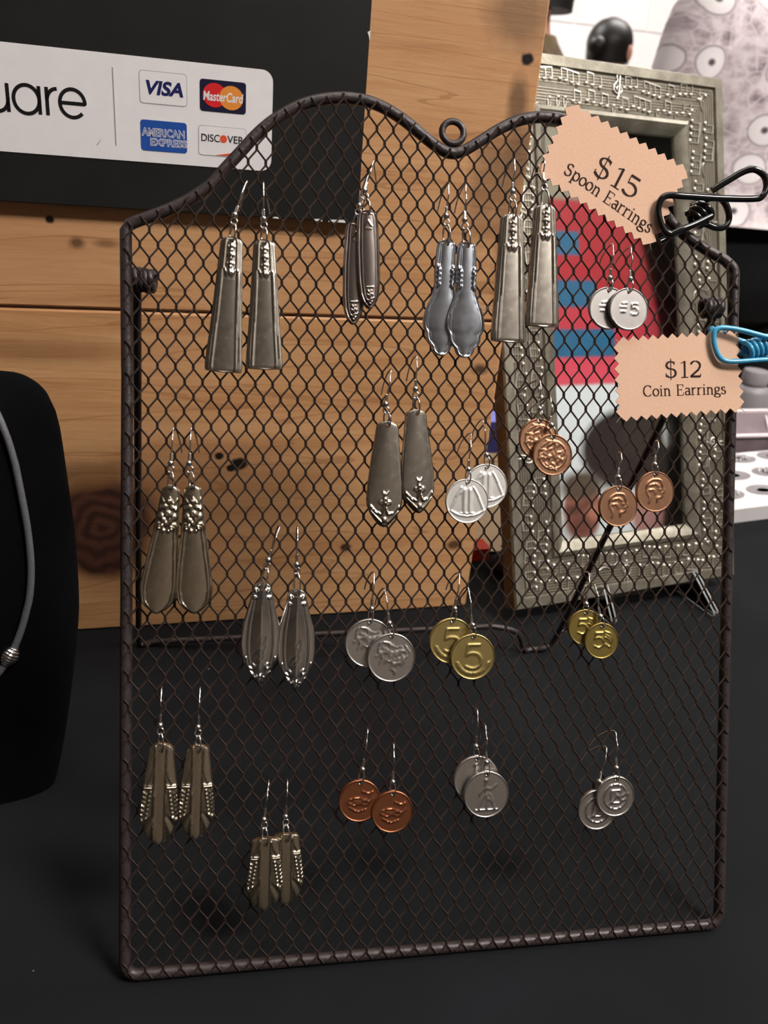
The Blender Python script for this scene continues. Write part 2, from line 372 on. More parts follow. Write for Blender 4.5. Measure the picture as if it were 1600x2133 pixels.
# ------------------------------------------------------------------ table with black cloth
def table():
    V = []; F = []; nx, ny = 60, 44; x0, x1, y0, y1 = -.95, 1.45, -.55, .93
    for j in range(ny + 1):
        for i in range(nx + 1):
            x = x0 + (x1 - x0) * i / nx; y = y0 + (y1 - y0) * j / ny
            far = max(0, min(1, max((y - .74) / .1, (-.2 - y) / .1, (-.40 - x) / .2, (x - 1.0) / .2)))
            V.append((x, y, TABLE + .002 * far * math.sin(x * 21 + 3 * math.sin(y * 9)) * math.sin(y * 14 + x * 4)))
    for j in range(ny):
        for i in range(nx): a = j * (nx + 1) + i; F.append((a, a + 1, a + nx + 2, a + nx + 1))
    per = [i for i in range(nx + 1)] + [j * (nx + 1) + nx for j in range(1, ny + 1)] + [ny * (nx + 1) + i for i in range(nx - 1, -1, -1)] + [j * (nx + 1) for j in range(ny - 1, 0, -1)]
    n = len(per); rows = [per]
    for k, (dz, amp) in enumerate(((.012, .0), (.25, .02), (.5, .035), (TABLE - FLOOR - .002, .045))):
        row = []
        for q, i in enumerate(per):
            x, y, z = V[i]; ox = (x - (x0 + x1) / 2) / ((x1 - x0) / 2); oy = (y - (y0 + y1) / 2) / ((y1 - y0) / 2)
            d = .008 + amp * (1 + math.sin(q * .9)) * .7
            sx = (1 if ox > .999 else -1 if ox < -.999 else 0); sy = (1 if oy > .999 else -1 if oy < -.999 else 0)
            row.append(len(V)); V.append((x + sx * d, y + sy * d, TABLE - dz))
        rows.append(row)
    for a, b in zip(rows, rows[1:]):
        for q in range(n): F.append((a[q], b[q], b[(q + 1) % n], a[(q + 1) % n]))
    me = mesh('tablecloth', V, F)
    o = link('tablecloth', me, MAT['cloth'], None, True, 60)
    tag(o, 'black cloth covering the whole display table down to the floor', 'tablecloth')
table()

# ------------------------------------------------------------------ the wooden backdrop
BP = np.array([-.067, .295, 0]); BYAW = math.atan2(.028, .303)
BN = np.array([math.sin(BYAW), -math.cos(BYAW), 0]); BX = np.array([math.cos(BYAW), math.sin(BYAW), 0])
def B2(px, py, z=0):                          # board axes: x along, y up, z out of the board
    q = on_plane(px, py, BP + BN * z, BN); return np.array([float((q - BP) @ BX), q[2], z])
board = empty('wood_backdrop', BP, (R(90), 0, BYAW))
tag(board, 'knotty pine plank backdrop carrying a black painted panel and a white payment sticker', 'sign board')
xr = B2(1133, 100)[0]; joint = .237
w1 = _wood('pine_upper', 1.7, stains=[(*B2(1085, 25)[:2], .020, .02, srgb(104, 82, 64), .6), (*B2(1078, 215)[:2], .006, .016, srgb(80, 60, 44), .7), (*B2(1090, 320)[:2], .022, .018, srgb(96, 74, 56), .6),
    (*B2(1010, 400)[:2], .012, .03, srgb(110, 80, 56), .5), (*B2(160, 506)[:2], .0045, .0035, srgb(74, 52, 34), .8), (*B2(222, 508)[:2], .007, .0025, srgb(92, 60, 36), .6), (*B2(1060, 450)[:2], .008, .05, srgb(96, 70, 50), .45)],
    holes=[(*B2(1100, 123)[:2], .0042), (*B2(104, 457)[:2], .003)])
w2 = _wood('pine_lower', 5.3, knots=[(*B2(212, 1105)[:2], .036, .036), (*B2(720, 1140)[:2], .004, .003)],
    stains=[(*B2(165, 985)[:2], .04, .008, srgb(90, 72, 50), .5), (*B2(100, 730)[:2], .05, .008, srgb(128, 86, 50), .5), (*B2(420, 1020)[:2], .10, .03, srgb(126, 84, 50), .4), (*B2(1000, 770)[:2], .006, .004, srgb(60, 40, 28), .9), (*B2(945, 1135)[:2], .006, .004, srgb(70, 40, 28), .9)],
    holes=[(*B2(497, 966)[:2], .006), (*B2(456, 950)[:2], .003), (*B2(480, 975)[:2], .003)], tint=(.97, .97, .95))
def plank(y0, y1, mat, jag):
    b = MB(); pts = rrect(-.42, y0, xr, y1, .0018, 3); b.loft([[(x, y, -.022) for x, y in pts], [(x, y, -.0012) for x, y in pts],
        [(x + (.0012 if x < 0 else -.0012), y + (.0012 if y < (y0 + y1) / 2 else -.0012), 0) for x, y in pts]])
    return b.build('plank', mat, board, sharp=30)
plank(TABLE + .0006, joint - .0008, w2, 1); plank(joint + .0008, .475, w1, 2)
bt = MB(); bt.box(-.36, TABLE + .004, -.042, -.32, .46, -.0225); bt.box(.13, TABLE + .004, -.042, .17, .46, -.0225)
bt.build('batten', w1, board, smooth=False)
# black painted panel
cx0, cx1, cyb, cyt = -.40, (B2(775, 0, .007)[0] + B2(745, 470, .007)[0]) / 2, B2(360, 441, .007)[1], .452
b = MB(); pts = rrect(cx0, cyb, cx1, cyt, .001, 2); b.loft([[(x, y, 0.0002) for x, y in pts], [(x, y, .0064) for x, y in pts], [(x * .9995, y + (.0005 if y < .4 else -.0005), .007) for x, y in pts]])
b.build('black_panel', MAT['chalk'], board, sharp=30)
ch = MB()
for (pa, pb, h_) in (((652, 457), (672, 459), .0012), ((568, 453), (584, 456), .0008), ((684, 462), (720, 466), .0014)):
    a = B2(*pa, .007); q = B2(*pb, .007); ch.prism([(a[0], cyb - .0002), (q[0], cyb - .0003), (q[0] - .0008, cyb + h_), (a[0] + .0006, cyb + h_ * .7)], .0066, .0073)
a = B2(768, 75, .007); ch.prism([(cx1 + .0002, a[1] - .003), (cx1 + .0002, a[1] + .003), (cx1 - .0016, a[1] + .002), (cx1 - .0006, a[1])], .0066, .0073)
ch.build('paint_chip', MAT['white_ink'], board, smooth=False)
# sticker
ZS = .0071
sx1 = B2(567, 250, ZS)[0]; sy0 = (B2(0, 312, ZS)[1] + B2(540, 358, ZS)[1]) / 2; sy1 = (B2(0, 82, ZS)[1] + B2(520, 146, ZS)[1]) / 2
stk = MB().prism(rrect(-.30, sy0, sx1, sy1, .0065, 6), ZS, ZS + .0003).build('sticker', MAT['sticker'], board, sharp=30)
stk['label'] = 'white rounded payment sticker with card badges'
ZL = ZS + .0003
def flat(name, mat, polys, z, parent=stk, th=.00012):
    b = MB()
    for p in polys: b.prism(p, z - th * .8, z + th * .2)
    return b.build(name, mat, parent, smooth=False)
def strokes(name, mat, sts, z, parent=stk):
    b = MB()
    for (pts, wd) in sts: b.ribbon(pts, wd, z) if not isinstance(wd, tuple) else b.ribbon(pts, wd[0], z, wd[1])
    return b.build(name, mat, parent, smooth=False, fix=False)
def text_mesh(txt, size=1.0, shear=0.0, off=0.0, space=1.0):
    c = bpy.data.curves.new('text', 'FONT'); c.body = txt; c.size = size; c.shear = shear; c.offset = off; c.space_character = space; c.align_x = 'CENTER'; c.align_y = 'CENTER'
    o = bpy.data.objects.new('text', c); COL.objects.link(o); bpy.context.view_layer.update()
    me = bpy.data.meshes.new_from_object(o.evaluated_get(bpy.context.evaluated_depsgraph_get()))
    bpy.data.objects.remove(o); bpy.data.curves.remove(c); return me
def text_fit(name, txt, mat, x0, x1, y0, y1, z, parent=stk, **kw):   # lettering stretched to a rectangle
    me = text_mesh(txt, **kw); n = len(me.vertices); co = np.empty(n * 3); me.vertices.foreach_get('co', co); co = co.reshape(-1, 3)
    lo, hi = co.min(0), co.max(0)
    co[:, 0] = x0 + (co[:, 0] - lo[0]) / (hi[0] - lo[0]) * (x1 - x0); co[:, 1] = y0 + (co[:, 1] - lo[1]) / (hi[1] - lo[1]) * (y1 - y0); co[:, 2] = z
    me.vertices.foreach_set('co', co.ravel()); me.update(); me.materials.clear()
    return link(name, me, mat, parent, smooth=False)
# the word on the sticker, light round sans, drawn as strokes (x-height 1)
def sans_word():
    xh = 1.0; out = []; x = 0
    def put(pts, adv):
        nonlocal x
        for p in pts: out.append([(x + q[0], q[1]) for q in p])
        x += adv
    put([arc(.55, 1.12, .42, .36, 60, 250, 14) + arc(.55, .40, .46, .40, 80, -150, 16)], 1.2)          # S
    put([arc(.5, .5, .5, .5, 0, 360, 28), [(1.0, 1.0), (1.0, -.5)]], 1.32)                              # q
    put([[(0, 1.0), (0, .42)] + arc(.42, .42, .42, .42, 180, 360, 14) + [(.84, 1.0)], [(.84, .5), (.84, 0)]], 1.06)  # u
    put([arc(.5, .5, .5, .5, 0, 360, 28), [(1.0, 1.0), (1.0, 0)]], 1.3)                                 # a
    put([[(0, 1.0), (0, 0)], arc(.40, .52, .40, .44, 180, 88, 8)], .50)                                 # r
    put([[(.0, .5), (1.0, .5)] + arc(.5, .5, .5, .5, 0, 318, 26)], 1.1)                                 # e
    return out
wd_ = sans_word(); wx1 = max(p[0] for s_ in wd_ for p in s_)
pe = B2(177, 215, ZL); pe0 = B2(125, 218, ZL); em = (pe[0] - pe0[0]) / 1.0; base = B2(150, 247, ZL)[1] + .0006
base_top = B2(150, 186, ZL)[1]; em_y = base_top - base
strokes('lettering', MAT['black_ink'], [([(pe[0] - (wx1 - p[0]) * em, base + p[1] * em_y) for p in s_], .0020) for s_ in wd_], ZL + .0001)
dv = B2(234, 140, ZL); dv2 = B2(236, 303, ZL)
flat('divider_line', MAT['grey_ink'], [[(dv[0] - .0003, dv2[1]), (dv[0] + .0003, dv2[1]), (dv[0] + .0003, dv[1]), (dv[0] - .0003, dv[1])]], ZL + .0001)
a = B2(202, 303, ZL); q = B2(210, 290, ZL)
flat('scuff_mark', MAT['grey_ink'], [[(a[0] - .0004, a[1]), (a[0] + .0003, a[1]), (q[0] + .0003, q[1]), (q[0], q[1])]], ZL + .0001)
def badge(tl, br, fill, line=True, lab=None):
    a = B2(*tl, ZL); q = B2(*br, ZL); X0_, X1_, Y0_, Y1_ = a[0], q[0], q[1], a[1]
    if line: flat('badge_outline', MAT['grey_ink'], [rrect(X0_ - .0003, Y0_ - .0003, X1_ + .0003, Y1_ + .0003, .0019, 4)], ZL + .00010)
    o = flat('card_badge', fill, [rrect(X0_, Y0_, X1_, Y1_, .0017, 4)], ZL + .00016)
    if lab: o['label'] = lab
    return X0_, X1_, Y0_, Y1_, (X1_ - X0_), (Y1_ - Y0_)
# badge corners measured along the tilted rows
x0, x1, y0, y1, bw_, bh_ = badge((290, 146), (389, 222), MAT['sticker'], True, 'white card badge with dark blue letters')
text_fit('badge_lettering', 'VISA', MAT['navy_ink'], x0 + .13 * bw_, x1 - .07 * bw_, y0 + .27 * bh_, y1 - .27 * bh_, ZL + .0003, shear=.22, off=.035)
x0, x1, y0, y1, bw_, bh_ = badge((416, 163), (512, 239), MAT['navy_badge'], False, 'dark navy card badge with red and orange discs')
rr_ = .38 * bh_
flat('badge_disc', MAT['red_ink'], [arc(x0 + .32 * bw_, (y0 + y1) / 2 + .02 * bh_, rr_ * 1.08, rr_, 0, 350, 35)], ZL + .00028)['label'] = 'red disc'
flat('badge_disc', MAT['orange_ink'], [arc(x0 + .68 * bw_, (y0 + y1) / 2 - .02 * bh_, rr_ * 1.08, rr_, 0, 350, 35)], ZL + .00032)['label'] = 'orange disc'
text_fit('badge_lettering', 'MasterCard', MAT['white_ink'], x0 + .07 * bw_, x1 - .06 * bw_, (y0 + y1) / 2 - .16 * bh_, (y0 + y1) / 2 + .14 * bh_, ZL + .0004, shear=.15, off=.02)
x0, x1, y0, y1, bw_, bh_ = badge((292, 248), (390, 320), MAT['blue_ink'], False, 'blue card badge with outlined white letters')
text_fit('badge_lettering', 'AMERICAN', MAT['white_ink'], x0 + .02 * bw_, x1 - .05 * bw_, y0 + .47 * bh_, y0 + .75 * bh_, ZL + .0003, off=.045)
text_fit('badge_lettering', 'AMERICAN', MAT['blue_ink'], x0 + .035 * bw_, x1 - .065 * bw_, y0 + .49 * bh_, y0 + .73 * bh_, ZL + .0004, off=-.012)
text_fit('badge_lettering', 'EXPRESS', MAT['white_ink'], x0 + .20 * bw_, x1 - .005 * bw_, y0 + .17 * bh_, y0 + .43 * bh_, ZL + .0003, off=.045)
text_fit('badge_lettering', 'EXPRESS', MAT['blue_ink'], x0 + .215 * bw_, x1 - .02 * bw_, y0 + .19 * bh_, y0 + .41 * bh_, ZL + .0004, off=-.012)
x0, x1, y0, y1, bw_, bh_ = badge((414, 261), (512, 329), MAT['sticker'], True, 'white card badge with black letters and an orange dot')
ym = y0 + .60 * bh_
text_fit('badge_lettering', 'DISC', MAT['black_ink'], x0 + .05 * bw_, x0 + .44 * bw_, ym - .13 * bh_, ym + .13 * bh_, ZL + .0003, off=.01)
text_fit('badge_lettering', 'VER', MAT['black_ink'], x0 + .60 * bw_, x1 - .05 * bw_, ym - .13 * bh_, ym + .13 * bh_, ZL + .0003, off=.01)
flat('badge_disc', MAT['coral_ink'], [arc(x0 + .52 * bw_, ym, .135 * bh_, .135 * bh_, 0, 345, 23)], ZL + .0003)
flat('badge_swoosh', MAT['coral_ink'], [[(x0 + .35 * bw_, y0 + .02 * bh_), (x1 - .05 * bw_, y0 + .02 * bh_), (x1 - .005 * bw_, y0 + .08 * bh_), (x1 - .005 * bw_, y0 + .34 * bh_), (x1 - .2 * bw_, y0 + .16 * bh_)]], ZL + .0003)

# ------------------------------------------------------------------ the wire mesh stand
PROT = (PI / 2 - TILT, 0, 0)
stand = empty('mesh_stand', (0, 0, 0), PROT)
tag(stand, 'dark bronze expanded-metal mesh easel with a curved double-hump top and ring', 'earring stand')
RZ = -.0030; RR = .0027                        # rod axis lies behind the mesh plane
half_px = [(262, 470), (290, 459), (330, 445), (368, 429), (405, 409), (440, 383), (470, 350), (500, 318), (530, 285), (560, 258), (595, 235), (630, 218), (668, 208), (705, 204), (740, 206), (775, 214), (812, 231), (850, 257), (885, 286), (915, 309)]
half = [P2(*p, RZ)[:2] for p in half_px]
notch = P2(941, 321, RZ)[:2]; NX = notch[0]
HT = half[0][1]
right = [(2 * NX - p[0], p[1]) for p in half][::-1]
PW = right[-1][0]
top_curve = [(p[0], p[1]) for p in spline(half[1:] + [(NX - .0015, notch[1] + .0004)], 4)] + [(p[0], p[1]) for p in spline([(NX + .0015, notch[1] + .0004)] + right[:-1], 4)]
rb = .006
lc = [half[0]]; rc = arc(PW - .005, HT - .004, .005, .005, 60, 0, 5)
path = top_curve + rc + [(PW, HT * k) for k in (.8, .6, .4, .2)] + arc(PW - rb, rb, rb, rb, 0, -90, 6) + [(PW * k, 0) for k in (.8, .6, .4, .2)] + arc(rb, rb, rb, rb, -90, -180, 6) + [(0, HT * k) for k in (.2, .4, .6, .8)] + [(half[0][0], HT - .002), (half[0][0] + .002, HT + .0008)]
MB().tube([(p[0], p[1], RZ) for p in path], RR, 10, closed=True).build('rod_frame', MAT['rod'], stand, sharp=60)
rc_ = P2(943, 277, RZ)
MB().tube([(rc_[0] + .0052 * math.cos(a), rc_[1] + .0052 * math.sin(a), RZ + .0004) for a in np.linspace(0, 2 * PI, 25)[:-1]], .0016, 8, closed=True).build('hanging_ring', MAT['rod'], stand, sharp=60)
poly = np.array([(p[0], p[1]) for p in path])
def inside(x, y, grow=.0006):
    n = len(poly); c = False
    for i in range(n):
        (x0, y0), (x1, y1) = poly[i], poly[i - 1]
        if (y0 > y) != (y1 > y) and x < (x1 - x0) * (y - y0) / (y1 - y0) + x0: c = not c
    return c
# expanded metal: bonds joined by slanted strands, all twisted the same way
PX_, PY_ = .00775, .0132
ph = P2(309.5, 792.5)
ws = MB(); SW, ST, TW = .00076, .00040, R(36)
def strand(a, b, wd, flip=1):
    a = np.array(a); b = np.array(b); d = b - a; L = np.linalg.norm(d); d = d / L
    p = np.array([-d[1], d[0], 0]);  p = p if p[1] > 0 or (p[1] == 0 and p[0] > 0) else -p
    z = np.array([0, 0, 1.0]); u = math.cos(TW) * p + math.sin(TW) * z; v = -math.sin(TW) * p + math.cos(TW) * z
    V = [q + u * (wd / 2) * s1 + v * (ST / 2) * s2 for q in (a - d * SW * .3, b + d * SW * .3) for s1, s2 in ((-1, -1), (1, -1), (1, 1), (-1, 1))]
    ws.add(V, [(0, 1, 5, 4), (1, 2, 6, 5), (2, 3, 7, 6), (3, 0, 4, 7), (0, 3, 2, 1), (4, 5, 6, 7)])
def clipped(a, b, wd):
    ia, ib = inside(*a[:2]), inside(*b[:2])
    if not ia and not ib: return
    a = np.array(a, float); b = np.array(b, float)
    if ia != ib:
        lo, hi = (a, b) if ia else (b, a); lo0 = lo
        for _ in range(12):
            mid = (lo + hi) / 2
            if inside(mid[0], mid[1]): lo = mid
            else: hi = mid
        d = lo - lo0; L = np.linalg.norm(d)
        if L < .0004: return
        a, b = lo0, lo + d / L * .0006
    strand(a, b, wd)
BL_ = .0019
for j in range(-10, 70):
    y = ph[1] + (j - 35) * PY_ / 2
    if y < -.01 or y > .41: continue
    for i in range(-3, 45):
        x = (ph[0] % PX_) + (i - 1) * PX_ + (PX_ / 2 if (j - 35) % 2 else 0)
        if x < -.01 or x > .31: continue
        jit = .00012 * math.sin(i * 12.9 + j * 4.1)
        x += jit
        clipped((x, y - BL_ / 2, 0), (x, y + BL_ / 2, 0), .0013)
        yn = y + PY_ / 2
        for s_ in (-1, 1): clipped((x, y + BL_ / 2, 0), (x + s_ * PX_ / 2, yn - BL_ / 2, 0), SW)
wm = ws.build('wire_mesh', MAT['wire'], stand, smooth=False, fix=False); wm['kind'] = 'stuff'
# hinged leg (world points -> stand axes)
Minv = (Matrix.Rotation(PI / 2 - TILT, 4, 'X')).inverted()
def to_panel(q): return tuple(Minv @ Vector([float(c) for c in q]))
hL = (P2(284, 580, -.006)[0], P2(284, 580, -.006)[1], -.0085); hR = (P2(1500, 640, -.006)[0] , P2(1500, 640, -.006)[1], -.0085)
r_leg = .0021
fR = on_table(1108, 1352, TABLE + r_leg); fL = on_table(296, 1342, TABLE + r_leg)
barR = at_y(1028, 1305, fR[1] - .004); barL = at_y(352, 1335, fL[1] - .002)
kR = to_panel((fR[0] + .016, fR[1] - .004, fR[2] + .013)); kR2 = to_panel((fR[0] + .009, fR[1] - .002, fR[2] + .002))
leg = [hR] + [tuple(np.array(hR) * (1 - t) + np.array(kR) * t) for t in (.25, .5, .75)] + [kR, kR2, to_panel(fR), to_panel((fR[0] - .007, fR[1] - .002, fR[2] + .001)), to_panel((fR[0] - .016, fR[1] - .004, barR[2] - .006)), to_panel(barR)]
leg += [tuple(np.array(to_panel(barR)) * (1 - t) + np.array(to_panel(barL)) * t) for t in (.04, .3, .6, .96)] + [to_panel(barL), to_panel((fL[0] + .009, fL[1], (fL[2] + barL[2]) / 2)), to_panel((fL[0] + .004, fL[1], fL[2] + .0006)), to_panel(fL), to_panel((fL[0] - .0015, fL[1] - .004, fL[2] + .009))]
e0 = np.array(leg[-1]); leg += [tuple(e0 * (1 - t) + np.array(hL) * t) for t in (.25, .5, .75, 1)]
MB().tube(spline(leg, 4), r_leg, 8).build('back_leg', MAT['rod'], stand, sharp=60); legobj = LAST[0]
for h_, sg in ((hL, 1), (hR, -1)):
    MB().tube([(h_[0] + sg * (-.001 + .0085 * k / 27), h_[1] + .0040 * math.cos(k * .93), h_[2] + .0034 * math.sin(k * .93)) for k in range(28)], .0019, 7).build('hinge_coil', MAT['rod'], legobj, sharp=60)

# ------------------------------------------------------------------ plates: spoon handles and coins
def pdist(X, Y, pts):                         # distance to a polyline
    D = np.full(X.shape, 1e9)
    for (x0, y0), (x1, y1) in zip(pts[:-1], pts[1:]):
        dx, dy = x1 - x0, y1 - y0; t = np.clip(((X - x0) * dx + (Y - y0) * dy) / (dx * dx + dy * dy + 1e-15), 0, 1)
        D = np.minimum(D, np.hypot(X - x0 - t * dx, Y - y0 - t * dy))
    return D
def ridge(X, Y, pts, wd): return np.exp(-(pdist(X, Y, pts) / wd) ** 2)
def dot(X, Y, x, y, r): return np.sqrt(np.clip(1 - ((X - x) ** 2 + (Y - y) ** 2) / r ** 2, 0, 1))
def plate_mesh(name, ys, hw, cen, nu, hfun, thick, hole, hr):
    """plate with half-width hw(y) about cen(y); y runs down from the top; millimetres in, metres out"""
    u = np.sin(np.linspace(-PI / 2, PI / 2, nu)) * .35 + np.linspace(-1, 1, nu) * .65
    U, Yg = np.meshgrid(u, ys); Wd = np.repeat(hw[:, None], nu, 1); X = U * Wd + np.repeat(cen[:, None], nu, 1); Y = -Yg
    hx, hy = hole
    dd = np.hypot(X - hx, Y - hy); near = (dd < hr * 1.45)
    Z, cav = hfun(X, Y, U, Wd)
    nv = len(ys); idx = np.arange(nv * nu).reshape(nv, nu)
    F = []
    for i in range(nv - 1):
        for k in range(nu - 1):
            q = (idx[i, k], idx[i, k + 1], idx[i + 1, k + 1], idx[i + 1, k])
            cxm = X.flat[list(q)].mean(); cym = Y.flat[list(q)].mean()
            if math.hypot(cxm - hx, cym - hy) < hr: continue
            F.append(q)
    cnt = {}
    for q in F:
        for a, b in zip(q, q[1:] + q[:1]): cnt[(a, b)] = 1
    bnd = [(a, b) for (a, b) in cnt if (b, a) not in cnt]
    Xf, Yf, Zf = X.ravel().copy(), Y.ravel().copy(), Z.ravel()
    for a, b in bnd:
        for i in (a, b):
            r_ = math.hypot(Xf[i] - hx, Yf[i] - hy)
            if 1e-6 < r_ < hr * 2.2 : Xf[i] = hx + (Xf[i] - hx) / r_ * hr; Yf[i] = hy + (Yf[i] - hy) / r_ * hr
    N = nv * nu
    V = np.concatenate([np.stack([Xf, Yf, Zf], 1), np.stack([Xf, Yf, np.minimum(Zf - .25, 0 * Zf - thick + (Zf - Zf.max()) * .6)], 1)]) * .001
    Fall = [tuple(int(c) for c in q[::-1]) for q in F] + [tuple(int(c) + N for c in q) for q in F] + [(int(a), int(b), int(b) + N, int(a) + N) for a, b in bnd]
    used = sorted({i for q in Fall for i in q}); rem = {v: i for i, v in enumerate(used)}
    me = mesh(name, V[used], [tuple(rem[i] for i in q) for q in Fall])
    at = me.attributes.new('cav', 'FLOAT', 'POINT'); c2 = np.concatenate([np.clip(cav, 0, 1).ravel(), np.full(N, .5)])[used]
    at.data.foreach_set('value', c2.astype(np.float32))
    return me
def spoon_mesh(name, prof, hole_y, relief, top_r=2.0, bot_r=2.0, bot_pow=2.0, edge=1.0, camber=.9, nv=110, nu=41, thick=1.1, hr=.95, hx=0.0):
    """prof: list of (mm from the top, half-width mm)"""
    L = prof[-1][0]
    s_ = np.linspace(0, 1, nv); ys = L * (s_ - .035 * np.sin(2 * PI * s_) )
    t = np.array([p[0] for p in prof]); h_ = np.array([p[1] for p in prof]); hw = np.interp(ys, t, h_)
    k = np.ones(5) / 5; hp = np.pad(hw, 2, 'edge'); hw = np.convolve(hp, k, 'valid')
    a = ys < top_r; hw = np.where(a, hw * np.sqrt(np.clip(1 - (1 - ys / top_r) ** 2, .04, 1)), hw)
    a = ys > L - bot_r; hw = np.where(a, hw * np.clip(1 - (1 - (L - ys) / bot_r) ** bot_pow, .0025, 1) ** (1 / bot_pow), hw)
    def hf(X, Y, U, Wd):
        e_ = np.minimum((1 - np.abs(U)) * Wd, np.minimum(-Y + .3, L + Y + .3))
        Z = camber * (1 - (np.abs(U) ** 2)) - .55 * np.exp(-(e_ / edge) ** 2 * 2.2)
        r_, cv = relief(X, Y, U, Wd, e_, L)
        return Z + r_, cv
    return plate_mesh(name, ys, hw, np.zeros(nv), nu, hf, thick, (hx, -hole_y), hr)
def rel_panel(X, Y, U, W, e_, L):             # flared handle: flutes at the sides, jewelled drop at the top
    v = -Y / L; A = np.abs(U)
    low = np.clip((v - .24) / .03, 0, 1)
    inner = np.where(v > .25, .60 + .06 * (v - .25), .52)
    r = .42 * np.exp(-((A - inner) * W / .38) ** 2) + low * .22 * np.exp(-((A - .80) * W / .30) ** 2) - .16 * (A < inner)
    r -= .25 * np.exp(-((e_ - 1.0) / .3) ** 2)
    tops = (v < .31) * (v > .04)
    r += tops * .30 * np.clip(1.15 - np.abs(X) / 2.3, 0, 1) * (v < .28)
    for k in range(7):
        yy = -L * (.075 + .031 * k); big = 1.25 if k in (2, 6) else .75
        r += .75 * dot(X, Y, 0, yy, big) + .5 * dot(X, Y, -1.35, yy - .3, .55) * (k % 2 == 0) + .5 * dot(X, Y, 1.35, yy - .3, .55) * (k % 2 == 0)
    r += .55 * ridge(X, Y, [(-2.4, -L * .245), (-1.2, -L * .292), (0, -L * .275), (1.2, -L * .292), (2.4, -L * .245)], .35)
    cv = np.clip(.9 * np.exp(-((A - inner + .07) * W / .35) ** 2) + tops * (.55 - r) * .9 * (A < .6) + .8 * np.exp(-((e_ - 1.0) / .35) ** 2), 0, 1)
    return r, cv
def rel_oval(X, Y, U, W, e_, L):              # plain oval handle, double rim, engraved tip and throat
    v = -Y / L
    r = .38 * np.exp(-((e_ - .55) / .32) ** 2) - .25 * np.exp(-((e_ - 1.25) / .3) ** 2) + .18 * np.exp(-((e_ - 1.9) / .28) ** 2)
    orn = np.zeros_like(X)
    for k in range(16):
        a = k * 2.4; rad = .42 * math.sqrt(k); orn += .55 * dot(X, Y, rad * math.cos(a) * 1.0, -L * .885 + rad * math.sin(a) * 1.9, .55)
    orn += .5 * ridge(X, Y, [(-1.6, -L * .79), (1.6, -L * .79)], .22) + .5 * ridge(X, Y, [(-1.5, -L * .17), (0, -L * .11), (1.5, -L * .17)], .25) + .4 * ridge(X, Y, [(-1.3, -L * .19), (1.3, -L * .19)], .22)
    cv = .9 * np.exp(-((e_ - 1.25) / .35) ** 2) + (np.abs(X) < 2.2) * (v > .78) * np.clip(.75 - orn, 0, 1)
    return r + orn, cv
def rel_violin(X, Y, U, W, e_, L):            # bright waisted handle with shell clusters at the waist
    v = -Y / L
    r = .5 * np.exp(-((e_ - .5) / .38) ** 2) - .22 * np.exp(-((e_ - 1.35) / .3) ** 2) - .2 * (e_ > 1.8)
    for sx in (-1, 1):
        for k in range(9):
            yy = -L * (.235 + .021 * k); xx = sx * (W.mean() * 0 + 3.55 - .35 * (k % 2))
            r += .7 * dot(X, Y, xx, yy, .85) + .4 * dot(X, Y, sx * 2.5, yy - .5, .5) * (k in (1, 3, 5, 7))
    cv = .8 * np.exp(-((e_ - 1.35) / .35) ** 2) + (np.abs(U) > .45) * (v > .22) * (v < .42) * np.clip(.7 - r, 0, 1)
    return r, cv
def scroll(cx, cy, r0, s, turns=1.1, n=14, sy=1): return [(cx + s * r0 * (1 - .75 * i / n) * math.cos(turns * 2 * PI * i / n), cy + sy * r0 * (1 - .75 * i / n) * math.sin(turns * 2 * PI * i / n)) for i in range(n + 1)]
def rel_fleur(X, Y, U, W, e_, L):             # smooth handle with a scrolled, pointed tip
    v = -Y / L
    r = .25 * np.exp(-((e_ - .5) / .3) ** 2) * (v < .85); b = np.zeros_like(X)
    for sx in (-1, 1):
        b += .8 * ridge(X, Y, scroll(sx * 1.3, -L * .775, 1.25, sx), .36)
        b += .9 * ridge(X, Y, [(sx * .4, -L * .72), (sx * .5, -L * .82), (sx * 1.6, -L * .875), (sx * 4.2, -L * .86), (sx * 6.8, -L * .80)], .42)
        b += .6 * ridge(X, Y, [(sx * 6.4, -L * .85), (sx * 3.6, -L * .91), (sx * 1.5, -L * .95)], .4)
        b += .5 * ridge(X, Y, [(sx * .2, -L * .70), (sx * 1.2, -L * .665)], .35)
    b += .8 * dot(X, Y, 0, -L * .93, 1.3) + .6 * dot(X, Y, 0, -L * .735, .8) + .5 * dot(X, Y, 0, -L * .685, .6)
    cv = np.clip((v > .86) * (.9 - b) + (v > .66) * (v < .86) * (b > .06) * (.5 - b) * 1.2 + .5 * np.exp(-((e_ - .95) / .3) ** 2), 0, 1)
    return r + b, cv
